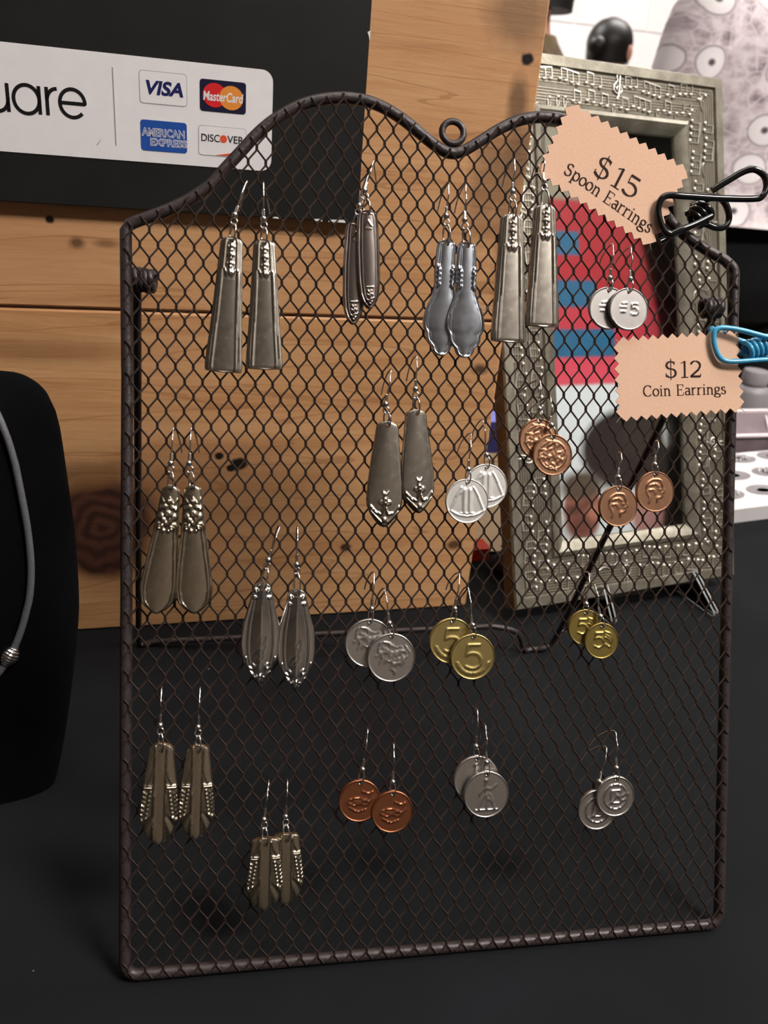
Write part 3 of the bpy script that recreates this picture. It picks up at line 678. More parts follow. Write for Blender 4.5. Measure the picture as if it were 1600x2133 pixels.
def rel_floral(X, Y, U, W, e_, L):            # teardrop with a band of flowers at the top
    v = -Y / L
    r = (.45 * np.exp(-((e_ - .7) / .3) ** 2) + .35 * np.exp(-((e_ - 1.75) / .3) ** 2) - .2 * (e_ > 2.2)) * np.clip((v - .3) / .04, 0, 1) * np.clip((.97 - v) / .05, 0, 1)
    b = np.zeros_like(X)
    for (x, y, s) in ((0, .225, 1.6), (-2.9, .245, 1.45), (2.9, .245, 1.45), (-1.5, .275, 1.2), (1.5, .275, 1.2), (-1.6, .17, 1.1), (1.6, .17, 1.1), (0, .13, 1.0), (-3.2, .18, 1.0), (3.2, .18, 1.0), (0, .30, 1.1), (-2.6, .33, 1.2), (2.6, .33, 1.2), (-1.1, .355, .9), (1.1, .355, .9)):
        b += .8 * dot(X, Y, x, -L * y, s) - .4 * dot(X, Y, x, -L * y, s * .3)
    for sx in (-1, 1): b += .6 * ridge(X, Y, scroll(sx * 2.9, -L * .325, 1.9, sx), .3) + .45 * ridge(X, Y, [(sx * 3.6, -L * .10), (sx * 2.0, -L * .145), (0, -L * .10)], .3)
    cv = np.clip((v > .07) * (v < .38) * (.8 - b) * np.clip((.39 - v) / .05, 0, 1) + .7 * np.exp(-((e_ - 1.2) / .35) ** 2) * (v > .3), 0, 1)
    return r + b, cv
def rel_mono(X, Y, U, W, e_, L, which=0):     # peaked handle: centre ridge, monogram, scrolls
    v = -Y / L
    r = 1.7 * np.clip(1 - np.abs(U) * 1.75, 0, 1) + .35 * np.exp(-((e_ - .6) / .35) ** 2) + .45 * np.exp(-((np.abs(U) - .63) * W / .4) ** 2) * (v > .14) * (v < .82)
    b = np.zeros_like(X)
    for sx in (-1, 1):
        b += .8 * ridge(X, Y, [(sx * 6.5, -L * .74), (sx * 5.2, -L * .83), (sx * 3.0, -L * .855), (sx * 2.4, -L * .82), (sx * 3.4, -L * .80)], .45)
        b += .7 * ridge(X, Y, [(sx * 5.0, -L * .88), (sx * 3.2, -L * .90), (sx * 2.4, -L * .94)], .42)
        b += .7 * ridge(X, Y, scroll(sx * 2.6, -L * .085, 1.2, sx), .35) + .6 * ridge(X, Y, scroll(sx * 3.3, -L * .15, .9, -sx), .3)
    b += .8 * dot(X, Y, 0, -L * .935, 1.5) - .5 * dot(X, Y, 0, -L * .935, .6)
    for k in range(6): b += .4 * dot(X, Y, 1.7 * math.cos(k * PI / 3), -L * .935 + 1.7 * math.sin(k * PI / 3), .7)
    g0 = [(-1.2, .66), (-2.6, .71), (-2.2, .75), (.2, .74), (1.2, .70), (-.4, .655), (-1.4, .68), (.2, .70), (1.6, .64), (2.0, .56)] if which == 0 else [(.4, .63), (1.6, .59), (1.2, .555), (-.2, .575), (.3, .62), (1.2, .67), (.4, .72), (-1.6, .75), (-2.6, .72), (-1.2, .67), (.6, .66), (.2, .70), (-1.0, .715)]
    g1 = [(.2, .555), (-.6, .60), (.6, .625), (1.8, .57)] if which == 0 else [(1.4, .54), (2.2, .60), (.8, .64)]
    G_ = lambda g: spl2([(x * 1.35, -L * (.645 + (y - .645) * 1.3)) for x, y in g]); eng = ridge(X, Y, G_(g0), .32) + ridge(X, Y, G_(g1), .32)
    cv = np.clip(.9 * eng + (v > .80) * (.6 - b) * (np.abs(U) > .15) + (v < .17) * (.5 - b) + .6 * np.exp(-((np.abs(U) - .52) * W / .4) ** 2) * (v > .15), 0, 1)
    return r + b - .2 * eng, cv
def spl2(p): return [tuple(q) for q in spline(p, 5)]
def rel_fan(X, Y, U, W, e_, L, cut=0.0):      # feathered handle: plain centre, beaded wings, fan tip
    v = (-Y / L) * (1 - cut) + cut; A = np.abs(U); LL = L / (1 - cut); Yt = Y - 0
    XA = np.abs(X); r = .45 * np.exp(-((XA - 2.5) / .35) ** 2) + .3 * np.exp(-((e_ - .5) / .3) ** 2) - .15 * (XA < 2.3)
    b = np.zeros_like(X); wing = (XA > 2.9)
    yy0 = lambda t: -(t - cut) * LL
    th_f = np.arctan2(np.abs(X) - .2, -Y - (.60 - cut) * LL); fl = np.clip((v - .69) / .06, 0, 1) * (np.abs(X) > 2.7)
    r = r + fl * .42 * np.cos(th_f * 17)
    for sx in (-1, 1):
        b += wing * .55 * ridge(X, Y, [(sx * 2.6, yy0(.415)), (sx * 9, yy0(.415))], .28) + wing * .5 * ridge(X, Y, [(sx * 2.6, yy0(.44)), (sx * 9, yy0(.44))], .25)
        b += .5 * ridge(X, Y, [(sx * 2.7, yy0(.26)), (sx * 3.6, yy0(.33)), (sx * 5.2, yy0(.40))], .35)
        for k in range(7):
            for q in range(3): b += .6 * dot(X, Y, sx * (4.2 + q * 1.45 + .28 * k + .5 * (q % 2)), yy0(.485 + .042 * k + .016 * (q % 2)), .72)
    cv = np.clip(wing * (v > .45) * (v < .71) * (.62 - b) + fl * (.45 - .55 * np.cos(th_f * 17)) + .6 * np.exp(-((XA - 2.95) / .35) ** 2) + (e_ < 1.2) * (e_ > .8) * .4, 0, 1)
    return r + b, cv
def coin_mesh(name, rad, strokes_=(), dots=(), hole_y=None, hr=.85, rim=1.0, seed=0, sides=0, wd=.30, noise_amt=.0, thick=1.2):
    nv, nu = 56, 49
    th = np.linspace(.02, PI - .02, nv); ys = rad * (1 - np.cos(th)); hw = rad * np.sin(th)
    if sides:
        def rr(a): s_ = 2 * PI / sides; return math.cos(s_ / 2) / math.cos(((a + s_ * .5) % s_) - s_ / 2)
        for i, t in enumerate(th): hw[i] *= .5 + .5 * rr(t)
    def hf(X, Y, U, Wd):
        Yc = Y + rad; rr_ = np.hypot(X, Yc)
        Z = .35 * np.clip((rr_ - (rad - rim)) / .35, 0, 1) * (1 if rim else 0) - .3 * np.exp(-((rad - rr_) / .22) ** 2)
        b = np.zeros_like(X)
        for s_ in strokes_:
            w_ = wd
            if isinstance(s_, tuple) and len(s_) == 2 and isinstance(s_[1], float): s_, w_ = s_
            b = np.maximum(b, ridge(X, Yc, [(p[0] * rad, p[1] * rad) for p in s_], w_))
        for (x, y, r_) in dots: b = np.maximum(b, dot(X, Yc, x * rad, y * rad, r_ * rad))
        cv = np.clip(.55 * np.exp(-((rad - rim - rr_) / .5) ** 2) + .8 * np.exp(-((b - .35) / .22) ** 2), 0, 1)
        return Z + .42 * b, cv
    return plate_mesh(name, ys, hw, np.zeros(nv), nu, hf, thick, (0, -(hole_y if hole_y else 1.5)), hr)

# ------------------------------------------------------------------ earrings
def hook_parts(t, O, top, bead, hole, zplate, side, style, tail=1.0, ring=True):
    """O: hanging point in panel axes; all in the earring's own axes (panel-aligned)"""
    L = lambda p, z: np.array([p[0] - O[0], p[1] - O[1], z])
    tp = L(top, 0); bd = L(bead, zplate + .0006); ho = L(hole, zplate)
    d = (bd - tp); d = d / np.linalg.norm(d)
    coil1 = bd - d * .0009; coil0 = bd - d * .0046
    front = np.array([tp[0], tp[1], .0022])
    # tail behind the mesh, arch over a strand, down the front to the bead
    pts = [np.array([tp[0] + side * .0032, tp[1] - .0112 * tail, -.0068]), np.array([tp[0] + side * .0022, tp[1] - .006 * tail, -.0062]), np.array([tp[0] + side * .0010, tp[1] - .0016, -.0038]),
           np.array([tp[0] + side * .0002, tp[1] - .0001, -.0010]), np.array([tp[0], tp[1] - .0004, .0014]), np.array([tp[0] * .7 + coil0[0] * .3, tp[1] * .72 + coil0[1] * .28, .0030]), coil0 * .55 + tp * .45 + np.array([0, 0, .0026]), coil0, bd]
    MB().tube(spline(pts, 5), .00036, 6).build('ear_wire', MAT['hook'], t, sharp=80); ew = LAST[0]
    MB().tube([coil0 + (coil1 - coil0) * k / 12 for k in range(13)], [.00072 if k % 2 else .00062 for k in range(13)], 8).build('wire_coil', MAT['hook'], ew)
    MB().ball(bd, .00145, 12, 8).build('bead', MAT['hook'], ew)
    gap = np.linalg.norm((bd - ho)[:2]); lo = bd + (ho - bd) / gap * .0012
    if ring:
        # eye of the wire below the bead, then a jump ring through the hole
        ce = bd + (ho - bd) / gap * .0027
        MB().tube([ce + np.array([.0014 * math.cos(a), .0015 * math.sin(a), 0]) for a in np.linspace(0, 2 * PI, 17)[:-1]], .00036, 6, closed=True).build('wire_eye', MAT['hook'], ew, sharp=80)
        cj = (ce + np.array([0, -.0012, 0]) + ho) / 2 ; rj = max(np.linalg.norm((ce - ho)[:2]) / 2 + .0002, .0014)
        ax = (ho - ce); ax[2] = 0; ax = ax / np.linalg.norm(ax)
        cj = (ce + ax * .0012 + ho - ax * .0001) / 2; rj = np.linalg.norm((ho - ce - ax * .0011)[:2]) / 2 + .0003
        pz = np.array([.55, .1, .83]); pz -= ax * (pz @ ax); pz /= np.linalg.norm(pz)
        MB().tube([cj + ax * rj * math.cos(a) + pz * (rj if rj < .0022 else .0022) * math.sin(a) for a in np.linspace(0, 2 * PI, 17)[:-1]], .00045, 6, closed=True).build('jump_ring', MAT['hook'], t, sharp=80)
    else:
        ax = (ho - bd); ax[2] = 0; g = np.linalg.norm(ax); ax /= g
        cj = bd + ax * (g + .0006) / 2; rj = (g + .0004) / 2
        pz = np.array([.75, .0, .66]); pz -= ax * (pz @ ax); pz /= np.linalg.norm(pz)
        MB().tube([cj + ax * rj * math.cos(a) + pz * min(rj, .0014) * math.sin(a) for a in np.linspace(0, 2 * PI, 15)[:-1]], .00036, 6, closed=True).build('wire_eye', MAT['hook'], ew, sharp=80)
def earring(name, label, cat_group, me, mat, top, bead, hole, tilt, hole_mm, part, z=.0042, side=1, ring=True, tail=1.0, yaw=0.0, sc=(1, 1, 1), pitch=0.0):
    top = P2(*top, .001); bead = P2(*bead, z); hole = P2(*hole, z)
    q = PU * top[1] + np.array([top[0], 0, 0])
    t = empty(name, q, PROT); tag(t, label, 'earring', cat_group)
    hook_parts(t, top, top, bead, hole, z, side, 0, tail, ring)
    o = bpy.data.objects.new(part, me)
    if not me.materials: me.materials.append(mat)
    if not me.get('sm'):
        me.polygons.foreach_set('use_smooth', [True] * len(me.polygons)); me.set_sharp_from_angle(angle=R(55)); me['sm'] = 1
    COL.objects.link(o); o.parent = t
    rot = Matrix.Rotation(R(tilt), 4, 'Z') @ Matrix.Rotation(R(yaw), 4, 'Y') @ Matrix.Rotation(R(pitch), 4, 'X')
    o.matrix_local = Matrix.Translation(Vector((hole[0] - top[0], hole[1] - top[1], z))) @ rot @ Matrix.Diagonal((*sc, 1)) @ Matrix.Translation((0, hole_mm * .001, 0))
    return t
def prof_px(ref, L_px, rows):                 # pixel rows (fraction-free: px from top, full width px) -> mm profile
    sx, sy = pscale(*ref, .004)
    return [(y * sy * 1000, wpx * sx * 500) for y, wpx in rows]
def mm(ref, px): return pscale(*ref, .004)[1] * 1000 * px
GS, GC = 'spoon handle earrings on the mesh stand', 'coin earrings on the mesh stand'
def spoon_pair(key, ref, rows, relief, mat, hole_px, items, **kw):
    pr = prof_px(ref, 0, rows); hm = mm(ref, hole_px)
    mes = {}
    for it in items:
        rel = it.get('relief', relief); k_ = id(rel)
        if k_ not in mes: mes[k_] = spoon_mesh('spoon_handle', pr, hm, rel, **kw)
        earring('spoon_earring', it['label'], GS, mes[k_], mat, it['top'], it['bead'], it['hole'], it['tilt'], hm, 'spoon_handle', it.get('z', .0042), it.get('side', 1), True, it.get('tail', 1), it.get('yaw', 0), it.get('sc', (1, 1, 1)), it.get('pitch', 0))
spoon_pair('A', (547, 640), [(0, 44), (10, 47), (77, 55), (171, 66), (270, 80), (278, 78), (282, 74)], rel_panel, MAT['silver'], 11, [
    dict(label='long flared spoon-handle earring, left of the pair highest at the left under the white sticker', top=(515, 376), bead=(489, 449), hole=(483, 503), tilt=-3.4, side=-1, sc=(.97, 1, 1)),
    dict(label='long flared spoon-handle earring, right of the pair highest at the left under the white sticker', top=(549, 379), bead=(549, 457), hole=(551, 509), tilt=.4, side=1, sc=(.97, .96, 1))], top_r=2.6, bot_r=.5, camber=.7)
spoon_pair('B', (765, 540), [(0, 36), (20, 43), (90, 47), (150, 45), (172, 40), (203, 30)], rel_oval, MAT['silver_dark'], 9, [
    dict(label='narrow dark oval-tipped spoon-handle earring, the rear lower one of the overlapping pair', top=(768, 362), bead=(748, 430), hole=(742, 470), tilt=-1.0, side=-1, sc=(1.0, 1.06, 1), z=.0030),
    dict(label='narrow dark oval-tipped spoon-handle earring, the front upper one of the overlapping pair', top=(779, 333), bead=(759, 398), hole=(766, 447), tilt=2.2, side=1, z=.0058)], top_r=2.0, bot_r=7.0, edge=.8)
spoon_pair('C', (948, 620), [(0, 34), (18, 38), (52, 41), (62, 43), (92, 41), (104, 43), (117, 50), (128, 58), (142, 69), (158, 77), (170, 81), (182, 79), (188, 74), (191, 64), (199, 66), (209, 62), (216, 52), (219, 40), (228, 38), (236, 28), (241, 10)], rel_violin, MAT['silver_blue_reflection'], 10, [
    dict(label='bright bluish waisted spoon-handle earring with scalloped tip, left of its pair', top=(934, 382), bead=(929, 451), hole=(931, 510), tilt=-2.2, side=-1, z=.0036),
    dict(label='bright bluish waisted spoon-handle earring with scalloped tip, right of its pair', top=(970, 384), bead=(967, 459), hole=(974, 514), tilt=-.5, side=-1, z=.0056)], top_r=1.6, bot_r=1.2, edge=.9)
spoon_pair('D', (1100, 570), [(0, 40), (10, 45), (72, 52), (160, 61), (250, 70), (264, 70), (268, 66)], rel_panel, MAT['silver'], 13, [
    dict(label='flared spoon-handle earring, left of the pair hanging before the silver picture frame', top=(1071, 330), bead=(1067, 400), hole=(1068, 457), tilt=-.8, side=-1),
    dict(label='flared spoon-handle earring, right of the pair beside the kraft spoon earrings card', top=(1131, 322), bead=(1132, 378), hole=(1137, 437), tilt=-.4, side=-1, sc=(.97, .955, 1), z=.0050)], top_r=2.6, bot_r=.5, camber=.7)
spoon_pair('E', (833, 970), [(0, 34), (11, 45), (40, 50), (80, 61), (130, 71), (165, 74), (178, 70), (190, 60), (198, 50), (206, 38), (214, 24), (221, 8)], rel_fleur, MAT['silver'], 11, [
    dict(label='tapered spoon-handle earring with scrolled pointed tip, left and lower of the centre pair', top=(815, 769), bead=(803, 842), hole=(808, 888), tilt=-1.6, side=-1),
    dict(label='tapered spoon-handle earring with scrolled pointed tip, right and higher of the centre pair', top=(868, 740), bead=(865, 811), hole=(868, 863), tilt=2.5, side=-1, sc=(.95, .985, 1), yaw=6)], top_r=2.0, bot_r=.8)
spoon_pair('F', (370, 1150), [(0, 30), (11, 38), (52, 45), (93, 52), (135, 62), (190, 75), (217, 79), (240, 72), (256, 58), (270, 34)], rel_floral, MAT['silver_gold'], 10, [
    dict(label='large teardrop spoon-handle earring with flower band, left of the pair by the left rod', top=(362, 889), bead=(356, 965), hole=(356, 1020), tilt=-6.6, side=1),
    dict(label='large teardrop spoon-handle earring with flower band, right of the pair by the left rod', top=(399, 889), bead=(394, 965), hole=(402, 1020), tilt=.9, side=1)], top_r=2.2, bot_r=6.5)
spoon_pair('G', (580, 1320), [(0, 30), (11, 36), (44, 52), (85, 75), (126, 82), (154, 75), (172, 62), (181, 49), (192, 34), (204, 18), (210, 6)], rel_mono, MAT['silver_bright'], 13, [
    dict(label='bright peaked spoon-handle earring with script monogram, left of its pair', top=(583, 1095), bead=(559, 1166), hole=(547, 1226), tilt=-1.5, side=-1),
    dict(label='bright peaked spoon-handle earring with script monogram, right of its pair', top=(620, 1096), bead=(618, 1176), hole=(619, 1240), tilt=-.4, side=0, relief=lambda *a: rel_mono(*a, which=1), z=.0046)], top_r=2.0, bot_r=.8, camber=.3)
spoon_pair('H', (372, 1650), [(0, 40), (8, 50), (44, 59), (88, 70), (126, 79), (154, 82), (170, 72), (188, 56), (200, 45), (207, 35), (210, 26)], rel_fan, MAT['silver_gold'], 16, [
    dict(label='feathered fan-tip spoon-handle earring, left of the pair at the lower left corner', top=(337, 1433), bead=(334, 1510), hole=(336, 1564), tilt=-1.6, side=0),
    dict(label='feathered fan-tip spoon-handle earring, right of the pair at the lower left corner', top=(417, 1433), bead=(413, 1514), hole=(413, 1566), tilt=-1.4, side=0, sc=(.93, .94, 1), z=.0046)], top_r=3.4, bot_r=4.5, camber=.6)
spoon_pair('I', (575, 1810), [(0, 50), (8, 57), (36, 63), (80, 71), (106, 75), (126, 60), (142, 40), (149, 24)], lambda *a: rel_fan(*a, cut=.22), MAT['silver_gold'], 14, [
    dict(label='short feathered fan-tip spoon-handle earring, front one of the lowest pair', top=(560, 1628), bead=(550, 1706), hole=(553, 1760), tilt=-.5, side=0, z=.0056),
    dict(label='short feathered fan-tip spoon-handle earring, rear one of the lowest pair', top=(599, 1626), bead=(595, 1700), hole=(597, 1751), tilt=.2, side=0, sc=(.96, 1, 1), z=.0032)], top_r=1.6, bot_r=3.5, camber=.6)

FIVE = [(.30, .52), (-.22, .52), (-.30, .08), (-.05, .16), (.22, .10), (.36, -.12), (.28, -.40), (0, -.52), (-.32, -.42)]
FIVE = [FIVE[:3], spl2(FIVE[2:])]
def rimtext(n=26, r0=.70, r1=.80, a0=200, a1=340): return [[(r0 * math.cos(R(a0 + (a1 - a0) * i / n)), r0 * math.sin(R(a0 + (a1 - a0) * i / n))), (r1 * math.cos(R(a0 + (a1 - a0) * (i + .3 * (i % 3)) / n)), r1 * math.sin(R(a0 + (a1 - a0) * (i + .3 * (i % 3)) / n)))] for i in range(n + 1)]
def curls(seed, n=9, span=.55):
    g = random.Random(seed); out = []
    for k in range(n):
        x, y = g.uniform(-span, span), g.uniform(-span, span); a = g.uniform(0, 6.3); p = [(x, y)]
        for j in range(4): a += g.uniform(-.9, .9); x += .17 * math.cos(a); y += .17 * math.sin(a); p.append((x, y))
        p = [q for q in p if math.hypot(*q) < .8]
        if len(p) > 2: out.append(spl2(p))
    return out
HEAD = [spl2([(-.1, .62), (.28, .55), (.38, .2), (.46, .02), (.34, -.06), (.36, -.2), (.22, -.3), (.12, -.28), (.1, -.5)]), spl2([(-.1, .62), (-.42, .4), (-.46, 0), (-.3, -.3), (-.34, -.55)]), spl2([(-.3, .3), (0, .38), (.2, .25)]), spl2([(-.36, .05), (-.1, .1), (0, -.1)]), [(.2, .12), (.32, .1)]]
def coin_pair(ref, dia_px, mat, items, **kw):
    rad = mm(ref, dia_px) / 2; hm = 1.7
    me_ = coin_mesh('coin', rad, hole_y=hm, **kw)
    for it in items:
        earring('coin_earring', it['label'], GC, me_, it.get('mat', mat), it['top'], it['bead'], it['hole'], it.get('tilt', 0), hm, 'coin', it.get('z', .0040), it.get('side', -1), False, it.get('tail', .8), it.get('yaw', 0), it.get('sc', (1, 1, 1)))
coin_pair((1287, 641), 88, MAT['nickel_dark'], [
    dict(label='grey coin earring, left and rear of the pair before the red and blue picture', top=(1276, 508), bead=(1270, 580), hole=(1269, 605), z=.0030, side=-1),
    dict(label='grey coin earring, right and front of the pair before the red and blue picture', top=(1314, 514), bead=(1312, 582), hole=(1311, 607), z=.0056, side=-1.6)], strokes_=[[(p[0] * .5 + .28, p[1] * .5) for p in s_] for s_ in FIVE] + [[(-.45, .1), (-.15, .1)], [(-.4, -.15), (-.2, -.15)]], dots=[(-.3, .25, .06), (-.15, .27, .05)], rim=.7, wd=.24)
ONE = [[(-.13, .5), (-.13, -.5)], [(.13, .5), (.13, -.5)], spl2([(-.32, .34), (-.13, .56)]), [(-.3, -.55), (.3, -.55)]]
LEAF = [spl2([(s * .75, -.35), (s * .6, 0), (s * .45, .35), (s * .28, .62)]) for s in (-1, 1)] + [spl2([(s * .8, -.42), (s * .4, -.62), (0, -.68)]) for s in (-1, 1)]
coin_pair((1000, 1030), 92, MAT['alu'], [
    dict(label='pale aluminium coin earring marked 1, right and rear of its pair', top=(1005, 874), bead=(1013, 948), hole=(1014, 974), z=.0028, side=-1),
    dict(label='pale aluminium coin earring marked 1, left and front of its pair', top=(981, 902), bead=(975, 978), hole=(974, 1005), z=.0054, side=-1.4)], strokes_=[(s_, .8) for s_ in ONE[:2]] + ONE[2:] + LEAF, rim=.6)
coin_pair((1140, 930), 86, MAT['copper'], [
    dict(label='brown copper coin earring, left and rear of the pair on the frame edge', top=(1124, 790), bead=(1123, 852), hole=(1124, 879), z=.0030, side=-3),
    dict(label='brown copper coin earring, right and front of the pair on the frame edge', top=(1146, 826), bead=(1148, 886), hole=(1152, 912), z=.0056, side=-3)], strokes_=[arc(0, 0, .68, .68, 0, 360, 30)] + curls(11, 20, .45), rim=.7, wd=.26)
coin_pair((1325, 1035), 85, MAT['copper'], [
    dict(label='copper coin earring, left and lower of the pair before the picture', top=(1293, 941), bead=(1287, 994), hole=(1289, 1019), z=.0036, side=1, tail=.5),
    dict(label='copper coin earring, right and higher of the pair before the picture', top=(1370, 917), bead=(1363, 968), hole=(1366, 989), z=.0036, side=1, tail=.5)], strokes_=HEAD, rim=.6)
coin_pair((790, 1352), 101, MAT['nickel'], [
    dict(label='large worn nickel coin earring, left and rear of the pair below centre', top=(779, 1192), bead=(774, 1268), hole=(770, 1297), z=.0030, side=-1),
    dict(label='large worn nickel coin earring, right and front of the pair below centre', top=(801, 1226), bead=(811, 1298), hole=(816, 1327), z=.0056, side=-1)], strokes_=curls(21, 30, .62), rim=.7, wd=.24)
coin_pair((963, 1350), 95, MAT['brass'], [
    dict(label='yellow brass coin earring with figure 5, left and rear of its pair', top=(957, 1193), bead=(947, 1268), hole=(942, 1295), z=.0030, side=-1.4),
    dict(label='yellow brass coin earring with figure 5, right and front of its pair', top=(975, 1223), bead=(984, 1302), hole=(986, 1328), z=.0056, side=-1)], strokes_=[(s_, .55) for s_ in FIVE] + rimtext(), rim=.7)
FIVEB = [[(p[0] * .8 - .18, p[1] * .8 + .05) for p in s_] for s_ in FIVE]
coin_pair((1234, 1320), 74, MAT['brass_dark'], [
    dict(label='small dark brass coin earring marked 5, left and rear of its pair', top=(1226, 1192), bead=(1220, 1258), hole=(1220, 1277), z=.0030, side=-1),
    dict(label='small dark brass coin earring marked 5, right and front of its pair', top=(1238, 1216), bead=(1250, 1284), hole=(1254, 1305), z=.0054, side=-1)], strokes_=FIVEB + [spl2([(.2, .5), (.5, .4), (.62, .1)]), spl2([(.15, .2), (.4, .1), (.55, -.15)]), spl2([(.2, .35), (.45, .22), (.6, -.02)]), [(.2, -.2), (.5, -.35)]], rim=.6, wd=.36)
BOAT = [spl2([(-.6, -.05), (-.3, -.2), (0, -.12), (.3, -.22), (.62, .1)]), spl2([(-.55, .05), (-.1, .15), (.3, .02), (.55, .3)]), spl2([(.1, .45), (.4, .35), (.62, .42)]), spl2([(-.5, -.3), (-.1, -.5), (.3, -.4)]), spl2([(-.3, -.05), (.1, -.05), (.5, -.02)])]
coin_pair((783, 1676), 87, MAT['copper_red'], [
    dict(label='reddish copper coin earring, left and higher of the pair near the bottom', top=(766, 1519), bead=(755, 1602), hole=(750, 1632), z=.0036, side=0),
    dict(label='reddish copper coin earring, right and lower of the pair near the bottom', top=(820, 1549), bead=(818, 1628), hole=(818, 1655), z=.0044, side=0)], strokes_=BOAT, rim=.7)
SOWER = [spl2([(-.02, .52), (-.06, .3), (-.02, .05), (.04, -.2), (.0, -.62)]), spl2([(-.05, .32), (.2, .22), (.42, .42)]), spl2([(-.06, .3), (-.26, .12), (-.3, -.05)]), spl2([(-.04, 0), (-.24, -.3), (-.34, -.6)]), spl2([(.05, -.15), (.28, -.35), (.36, -.6)]), [(-.5, -.66), (.5, -.66)], spl2([(.1, .05), (.22, -.1), (.3, -.3)])]
coin_pair((1000, 1636), 96, MAT['nickel'], [
    dict(label='nickel coin earring, rear upper one of the pair with a walking sower figure', top=(994, 1478), bead=(991, 1554), hole=(993, 1582), z=.0030, side=0),
    dict(label='nickel coin earring showing a walking sower figure, front lower one of its pair', top=(1011, 1510), bead=(1013, 1587), hole=(1014, 1614), z=.0056, side=0)], strokes_=SOWER, dots=[(-.03, .6, .1)], rim=.7)
coin_pair((1260, 1670), 84, MAT['nickel'], [
    dict(label='many-sided grey coin earring, left and rear of the pair at the lower right', top=(1263, 1556), bead=(1247, 1627), hole=(1245, 1652), z=.0030, side=-3),
    dict(label='many-sided grey coin earring, right and front of the pair at the lower right', top=(1282, 1524), bead=(1283, 1599), hole=(1283, 1624), z=.0054, side=-3)], strokes_=[[(p[0] * .62, p[1] * .62) for p in arc(0, 0, 1, 1, 0, 360, 12)], [(-.25, .3), (.25, .3), (.25, -.3), (-.25, -.3), (-.25, .3)]] + curls(5, 3, .2), rim=.9, sides=9, wd=.35)

# ------------------------------------------------------------------ serif strokes for the price cards (cap height 1)
T_, t_ = .125, .055
def el(cx, cy, rx, ry, a0=0, a1=360, n=24): return (arc(cx, cy, rx, ry, a0, a1, n), (T_, t_))
def st(*p): return (list(p), T_)
def hair(*p): return (list(p), t_)
SER = lambda x, y, w_=.12: hair((x - w_, y), (x + w_, y))
GLY = {
 'S': ([el(.30, .74, .21, .22, 40, 270, 14), el(.30, .26, .24, .26, 90, -150, 14), hair((.47, .98), (.47, .76)), hair((.07, .02), (.07, .26))], .66),
 'C': ([el(.42, .5, .36, .5, 50, 310, 24), hair((.68, .98), (.68, .70)), hair((.66, .12), (.70, .2))], .80),
 'E': ([st((.16, 1), (.16, 0)), hair((.04, 1), (.62, 1)), hair((.04, 0), (.64, 0)), hair((.16, .52), (.46, .52)), hair((.61, 1), (.61, .78)), hair((.63, 0), (.63, .24)), hair((.46, .62), (.46, .42))], .74),
 'p': ([st((.15, .68), (.15, -.3)), el(.36, .34, .22, .33, 160, -160, 20), SER(.15, -.3, .13), hair((.02, .67), (.15, .67))], .66),
 'o': ([el(.3, .34, .235, .33)], .60),
 'n': ([st((.15, .68), (.15, 0)), (arc(.33, .42, .18, .24, 160, 0, 10) + [(.51, .42), (.51, 0)], (T_, t_)), SER(.15, 0), SER(.51, 0), hair((.02, .67), (.15, .67))], .68),
 'a': ([(arc(.25, .48, .16, .19, 150, 0, 8) + [(.41, .48), (.41, .08), (.52, .03)], (T_, t_)), el(.25, .19, .18, .18, 0, 360, 18)], .54),
 'r': ([st((.15, .68), (.15, 0)), (arc(.34, .44, .18, .22, 170, 55, 8), (T_, t_)), SER(.15, 0, .15), hair((.02, .67), (.15, .67))], .50),
 'i': ([st((.16, .68), (.16, 0)), SER(.16, 0, .13), hair((.03, .67), (.16, .67)), st((.16, .98), (.16, .86))], .34),
 'g': ([el(.27, .47, .18, .2), el(.29, -.12, .25, .16), (spl2([(.16, .31), (.10, .17), (.2, .08), (.40, .05)]), T_), hair((.4, .62), (.54, .66))], .60),
 's': ([el(.23, .52, .14, .15, 40, 265, 12), el(.23, .18, .17, .18, 85, -150, 12), hair((.36, .67), (.36, .52)), hair((.05, .02), (.05, .18))], .48),
 '1': ([st((.26, 1), (.26, 0)), SER(.26, 0, .17), hair((.08, .86), (.26, .97))], .50),
 '2': ([(arc(.29, .72, .23, .27, 165, -15, 14) + [(.42, .45), (.12, .12), (.06, .04)], (T_, t_)), st((.05, .05), (.54, .05)), hair((.54, .05), (.55, .22))], .64),
 '5': ([hair((.12, .96), (.12, .54)), st((.12, .94), (.50, .94)), (arc(.27, .30, .26, .30, 125, -150, 18), (T_, t_))], .64),
 '$': ([el(.30, .74, .21, .22, 40, 270, 14), el(.30, .26, .24, .26, 90, -150, 14), hair((.47, .96), (.47, .76)), hair((.07, .04), (.07, .26)), hair((.30, 1.14), (.30, -.16))], .72),
 ' ': ([], .42)}
def serif(txt, h):                            # -> strokes centred on x = 0, baseline y = 0
    out = []; x = 0
    for c in txt:
        g, adv = GLY[c]
        for pts, wd in g: out.append(([((x + p[0]) * h, p[1] * h) for p in pts], (wd[0] * h, wd[1] * h) if isinstance(wd, tuple) else wd * h))
        x += adv
    for i, (pts, wd) in enumerate(out): out[i] = ([(p[0] - x * h / 2, p[1]) for p in pts], wd)
    return out
def zigzag(c, pitch, depth, seed=0):
    out = []
    for a, b in zip(c, c[1:] + c[:1]):
        a = np.array(a); b = np.array(b); d = b - a; L = np.linalg.norm(d); n = max(2, round(L / pitch)); nr = np.array([d[1], -d[0]]) / L
        for i in range(n):
            out.append(a + d * (i / n)); out.append(a + d * ((i + .5) / n) + nr * (-depth if True else depth))
    return [tuple(p) for p in out]
